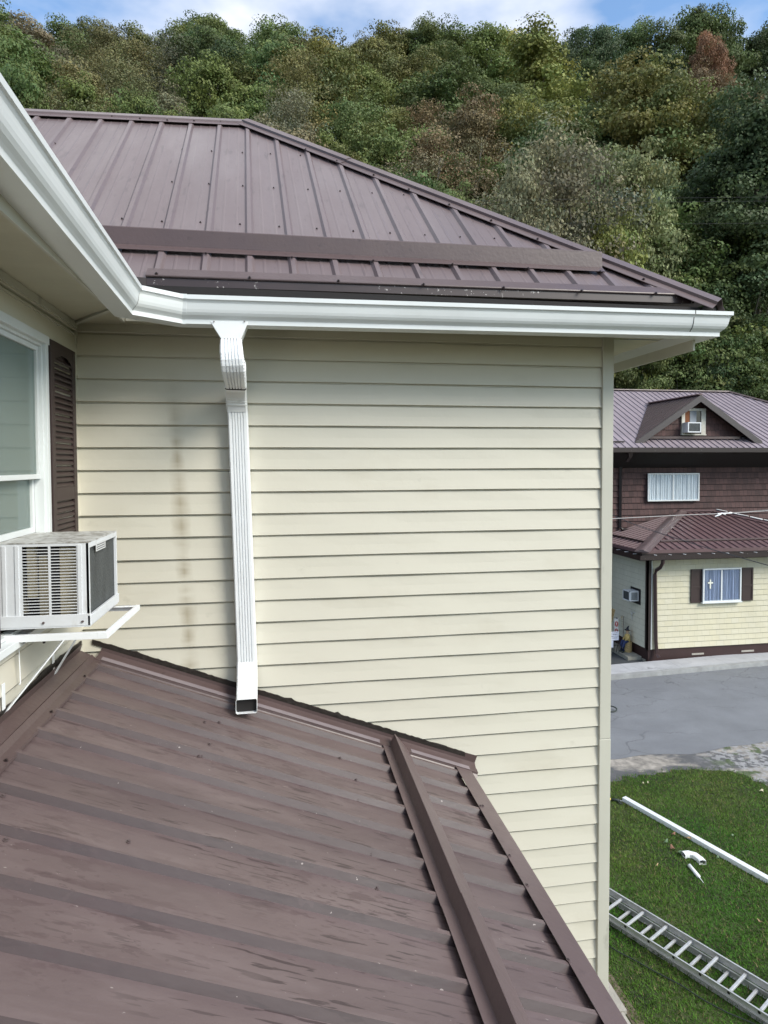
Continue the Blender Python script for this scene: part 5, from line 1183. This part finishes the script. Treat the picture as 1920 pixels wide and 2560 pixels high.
kind('dome1', 3, dome, 170, 150, .175, .80, 3.9, 7.0, 3.4); kind('cone1', 4, cone, 175, 135, .17, .70, 3.4, 9.8, 2.6)
kind('tall1', 5, colm, 170, 135, .17, .75, 3.2, 9.6, 2.8); kind('airy1', 6, broad, 170, 120, .115, .75, 3.6, 8.4, 2.8, r0=.16)
kind('airy2', 8, colm, 165, 110, .115, .70, 3.2, 9.4, 2.4, r0=.14); kind('bush1', 9, dome, 95, 95, .22, .70, 3.0, 3.4, .2, r0=.12)
kind('near1', 12, lambda h: (1.0-.55*h**1.7)*(.7+.3*min(1, h*5)), 330, 150, .125, .60, 3.2, 11.0, .6, r0=.16); kind('near2', 14, broad, 330, 150, .125, .60, 3.4, 10.5, .8, r0=.16)
COLS = {'dark green': (.098, .130, .044), 'green': (.130, .172, .054), 'olive green': (.160, .165, .056), 'yellow-green': (.235, .250, .070), 'olive brown': (.172, .165, .072),
        'russet brown': (.185, .142, .074), 'grey-olive': (.190, .180, .110), 'orange-red': (.270, .145, .072), 'pale green': (.215, .245, .115), 'deep green': (.070, .100, .040)}
FEAT = [(30, 150, 'green'), (120, 170, 'grey-olive'), (240, 190, 'olive brown'), (330, 180, 'olive brown'), (210, 90, 'dark green'), (370, 110, 'dark green'), (300, 140, 'olive brown'), (420, 200, 'grey-olive'), (480, 110, 'green'), (520, 180, 'green'), (560, 230, 'green'),
        (630, 110, 'deep green'), (640, 190, 'olive green'), (720, 130, 'green'), (700, 230, 'olive brown'), (790, 160, 'olive green'), (760, 280, 'grey-olive'), (860, 130, 'olive green'), (900, 240, 'green'), (960, 150, 'olive green'), (950, 330, 'olive green'), (1060, 90, 'dark green'), (1080, 200, 'dark green'), (1000, 400, 'green'),
        (1150, 120, 'dark green'), (1160, 350, 'russet brown'), (1200, 300, 'russet brown'), (1220, 90, 'green'), (1230, 250, 'dark green'), (1340, 110, 'yellow-green'), (1330, 250, 'yellow-green'), (1300, 400, 'dark green'), (1420, 100, 'deep green'), (1480, 150, 'deep green'), (1440, 300, 'dark green'), (1540, 230, 'olive green'), (1580, 280, 'olive brown'), (1660, 230, 'olive green'), (1700, 300, 'olive green'), (1560, 110, 'dark green'), (1650, 120, 'deep green'),
        (1770, 95, 'orange-red'), (1740, 50, 'dark green'), (1800, 120, 'deep green'), (1830, 240, 'russet brown'), (1880, 110, 'deep green'), (1380, 460, 'grey-olive'), (1400, 560, 'grey-olive'), (1300, 480, 'grey-olive'), (1530, 400, 'pale green'), (1560, 500, 'pale green'), (1520, 620, 'yellow-green'), (1600, 640, 'green'), (1250, 420, 'green'), (1650, 400, 'olive green'), (1700, 500, 'dark green'),
        (1100, 480, 'green'), (1850, 400, 'dark green'), (1850, 600, 'dark green'), (1750, 700, 'deep green'), (1650, 750, 'deep green'), (1850, 850, 'green'), (1600, 860, 'deep green'), (1900, 900, 'dark green')]
SKYL = [(-60, 60), (0, 62), (40, 95), (75, 120), (110, 80), (165, 66), (240, 78), (290, 100), (340, 98), (400, 112), (440, 85), (470, 58), (530, 45), (570, 82), (630, 84), (700, 100), (760, 112), (830, 140), (870, 102), (940, 95), (1020, 70), (1075, 48), (1120, 95), (1160, 100), (1230, 75), (1300, 88), (1350, 70), (1400, 100), (1440, 66), (1490, 58), (1560, 68), (1640, 60), (1690, 52), (1745, 28), (1790, 50), (1850, 76), (1919, 68), (2000, 60), (2100, 60)]
rsT = random.Random(21)
ROOFL = [(-200, 300), (0, 300), (70, 285), (625, 310), (920, 425), (1180, 545), (1500, 665), (1790, 750), (1835, 790), (1836, 980), (2200, 980)]
def lerp(tab, x):
    for (a, b), (c_, d_) in zip(tab, tab[1:]):
        if a <= x <= c_: return b+(d_-b)*(x-a)/(c_-a)
    return tab[-1][1]
def colour_at(px, py, jitter=35):
    px += rsT.gauss(0, jitter); py += rsT.gauss(0, jitter*.7)
    return min(FEAT, key=lambda f: (f[0]-px)**2+((f[1]-py)*1.3)**2)[2]
TREES = []
def add_tree(px, pytop, Y, kd, colname, scale_w=1.0, min_h=None, name='tree'):
    top = ony(px, pytop, Y); gx_, gz_ = float(top[0]), T(float(top[0]), Y); hgt = float(top[2])-gz_
    cm, tm, bh, H0, R0 = KIND[kd]; full = bh+H0
    s_ = max(.25, hgt/full); s_ = min(s_, 1.9); zoff = hgt-full*s_
    if zoff > 0: zoff = min(zoff, 0)
    o = bpy.data.objects.new(name, None); COL.objects.link(o); o.location = (gx_, Y, float(top[2])-full*s_ if full*s_ < hgt*1.001 else gz_)
    if full*s_ < hgt-.5: o.location.z = gz_; s_z = hgt/full
    else: s_z = s_
    o.location.z = gz_
    wsc = scale_w*min(1.3, max(.55, s_))*rsT.uniform(.92, 1.08)
    if kd == 'bush1': wsc = scale_w*s_z
    o.rotation_euler.z = rsT.uniform(0, 6.28); o.scale = (wsc, wsc, s_z)
    tr = bpy.data.objects.new('trunk', tm); tr.parent = o; COL.objects.link(tr)
    cr = bpy.data.objects.new('crown', cm); cr.parent = o; cr.location = (0, 0, bh); COL.objects.link(cr)
    b_ = COLS[colname]; j = rsT.uniform(.85, 1.15); cr.color = (b_[0]*j*rsT.uniform(.93, 1.07), b_[1]*j, b_[2]*j*rsT.uniform(.9, 1.1), 1)
    TREES.append((o, px, pytop, Y, kd, colname, name)); return o
KSKY = ['broad1', 'broad2', 'dome1', 'cone1', 'tall1', 'broad1', 'dome1']
x = -40
while x < 1990:
    py = lerp(SKYL, x); add_tree(x, py+rsT.uniform(-4, 10), 82+rsT.uniform(-3, 3), rsT.choice(KSKY), colour_at(x, py+20)); x += rsT.uniform(52, 70)
add_tree(1745, 22, 80, 'cone1', 'dark green', .6); add_tree(1075, 44, 79, 'tall1', 'dark green', .8); add_tree(525, 42, 79, 'broad1', 'green', .8); add_tree(1775, 74, 75, 'broad2', 'orange-red', .5)
for Y, dpx in ((73, 88), (64, 98), (56, 108), (48.5, 122), (42, 140), (36.5, 160), (32, 185)):
    x = rsT.uniform(-50, 10)
    while x < 1980:
        X_ = float(ony(x, 400, Y)[0]); gz = T(X_, Y); hgt = rsT.uniform(11, 15.5); 
        py = topx((X_, Y, gz+hgt))[1]; cn = colour_at(x, py+40)
        kd = rsT.choice(['broad1', 'broad2', 'dome1', 'tall1', 'broad1']) if cn not in ('olive brown', 'russet brown', 'grey-olive') else rsT.choice(['airy1', 'airy2', 'airy1', 'tall1'])
        if Y < 45 and kd in ('broad1', 'broad2', 'dome1', 'tall1'): kd = rsT.choice(['near1', 'near2'])
        if py+15 < lerp(ROOFL, x)+10 and not (py < 200 and abs(x-1340) < 80): add_tree(x, py, Y+rsT.uniform(-2, 2), kd, cn)
        x += dpx*rsT.uniform(.8, 1.15)
# singled-out trees of the photograph
add_tree(1345, 78, 66, 'cone1', 'yellow-green', 1.5)
add_tree(1290, 255, 52, 'broad2', 'yellow-green', .9)
add_tree(1195, 290, 47, 'airy1', 'russet brown', .75)
add_tree(1370, 350, 31, 'airy1', 'grey-olive', 1.0); add_tree(1440, 385, 30, 'airy2', 'grey-olive', .95); add_tree(1300, 420, 29, 'airy1', 'grey-olive', .7)
add_tree(1545, 345, 32, 'near1', 'pale green', .8); add_tree(1625, 440, 31, 'near2', 'pale green', .55)
add_tree(1530, 530, 29, 'near2', 'yellow-green', .6)
add_tree(1600, 190, 56, 'dome1', 'olive green', 1.25); add_tree(1700, 205, 54, 'broad2', 'olive green', 1.2)
add_tree(235, 205, 47, 'near1', 'green', .8); add_tree(345, 222, 47, 'near2', 'green', .7); add_tree(10, 56, 42, 'near1', 'green', .9)
add_tree(1080, 458, 33, 'near2', 'green', .5); add_tree(1160, 475, 32, 'near1', 'green', .55); add_tree(1020, 440, 34, 'near2', 'pale green', .4)
for px, pt_, Y, cn, sw_ in ((1560, 770, 29.5, 'deep green', .75), (1640, 740, 29.5, 'dark green', .8), (1700, 800, 28, 'green', .7), (1760, 720, 29.5, 'deep green', .8), (1830, 810, 28, 'dark green', .75), (1890, 780, 29, 'green', .75), (1950, 760, 28.5, 'dark green', .8), (1600, 860, 27.5, 'dark green', .6), (1880, 880, 27.5, 'green', .6), (1790, 880, 27.5, 'deep green', .6), (1480, 640, 30, 'olive green', .8), (1700, 620, 31, 'dark green', 1), (1820, 560, 31.5, 'deep green', 1)):
    add_tree(px, pt_, Y, rsT.choice(['near1', 'near2']), cn, sw_)
# the tall near tree at the right edge
KIND['giant'] = (crown_mesh('crown', 31, lambda h: (1.0-.62*h**1.6)*(.6+.4*min(1, h*4)), 620, 170, .15, .72, 4.3, 17.5, nlobe=34), trunk_mesh('trunk', 31, 18, .30, 14, 3.4, .15), 1.5, 17.5, 4.3)
gt = add_tree(1895, 222, 31, 'giant', 'dark green', 1.0)
for ch in gt.children:
    if ch.name.startswith('crown'): ch.color = (.072, .105, .046, 1)
def zone(px, py):
    r_ = 'on the skyline' if py < 135 else 'high on the hill' if py < 260 else 'halfway up the hill' if py < 430 else 'low on the hill' if py < 700 else 'at the hill foot'
    c_ = 'at far left' if px < 120 else 'above left ridge end' if px < 380 else 'above right ridge end' if px < 720 else 'above upper hip' if px < 1050 else 'above middle hip' if px < 1330 else 'above lower hip' if px < 1560 else 'above brown house' if px < 1800 else 'at far right'
    return r_, c_
SH = {'broad1': 'broad', 'broad2': 'spreading', 'dome1': 'round-topped', 'cone1': 'pointed', 'tall1': 'tall narrow', 'airy1': 'thin-leaved', 'airy2': 'wispy', 'bush1': 'low', 'giant': 'very tall near', 'near1': 'dense conical', 'near2': 'dense oval'}
from collections import defaultdict
grp = defaultdict(list)
for t in TREES:
    o, px, py, Y, kd, cn, nm_ = t; r_, c_ = zone(px, py); grp[(SH[kd], cn, nm_, r_, c_)].append(t)
ORD = ['leftmost', 'second from left', 'third from left', 'fourth from left', 'fifth from left', 'sixth from left']
for (sh_, cn, nm_, r_, c_), lst in grp.items():
    lst.sort(key=lambda t: t[1])
    for i, t in enumerate(lst):
        lab = f"{sh_} {cn} {nm_} {r_} {c_}" if len(lst) == 1 else f"{sh_} {cn} {nm_} {r_} {c_}, {ORD[min(i, 5)]}"
        tag(t[0], lab, nm_, 'trees on the wooded hillside' if nm_ == 'tree' else 'bushes at the foot of the hillside')
print('trees', len(TREES), 'blades', nb_)
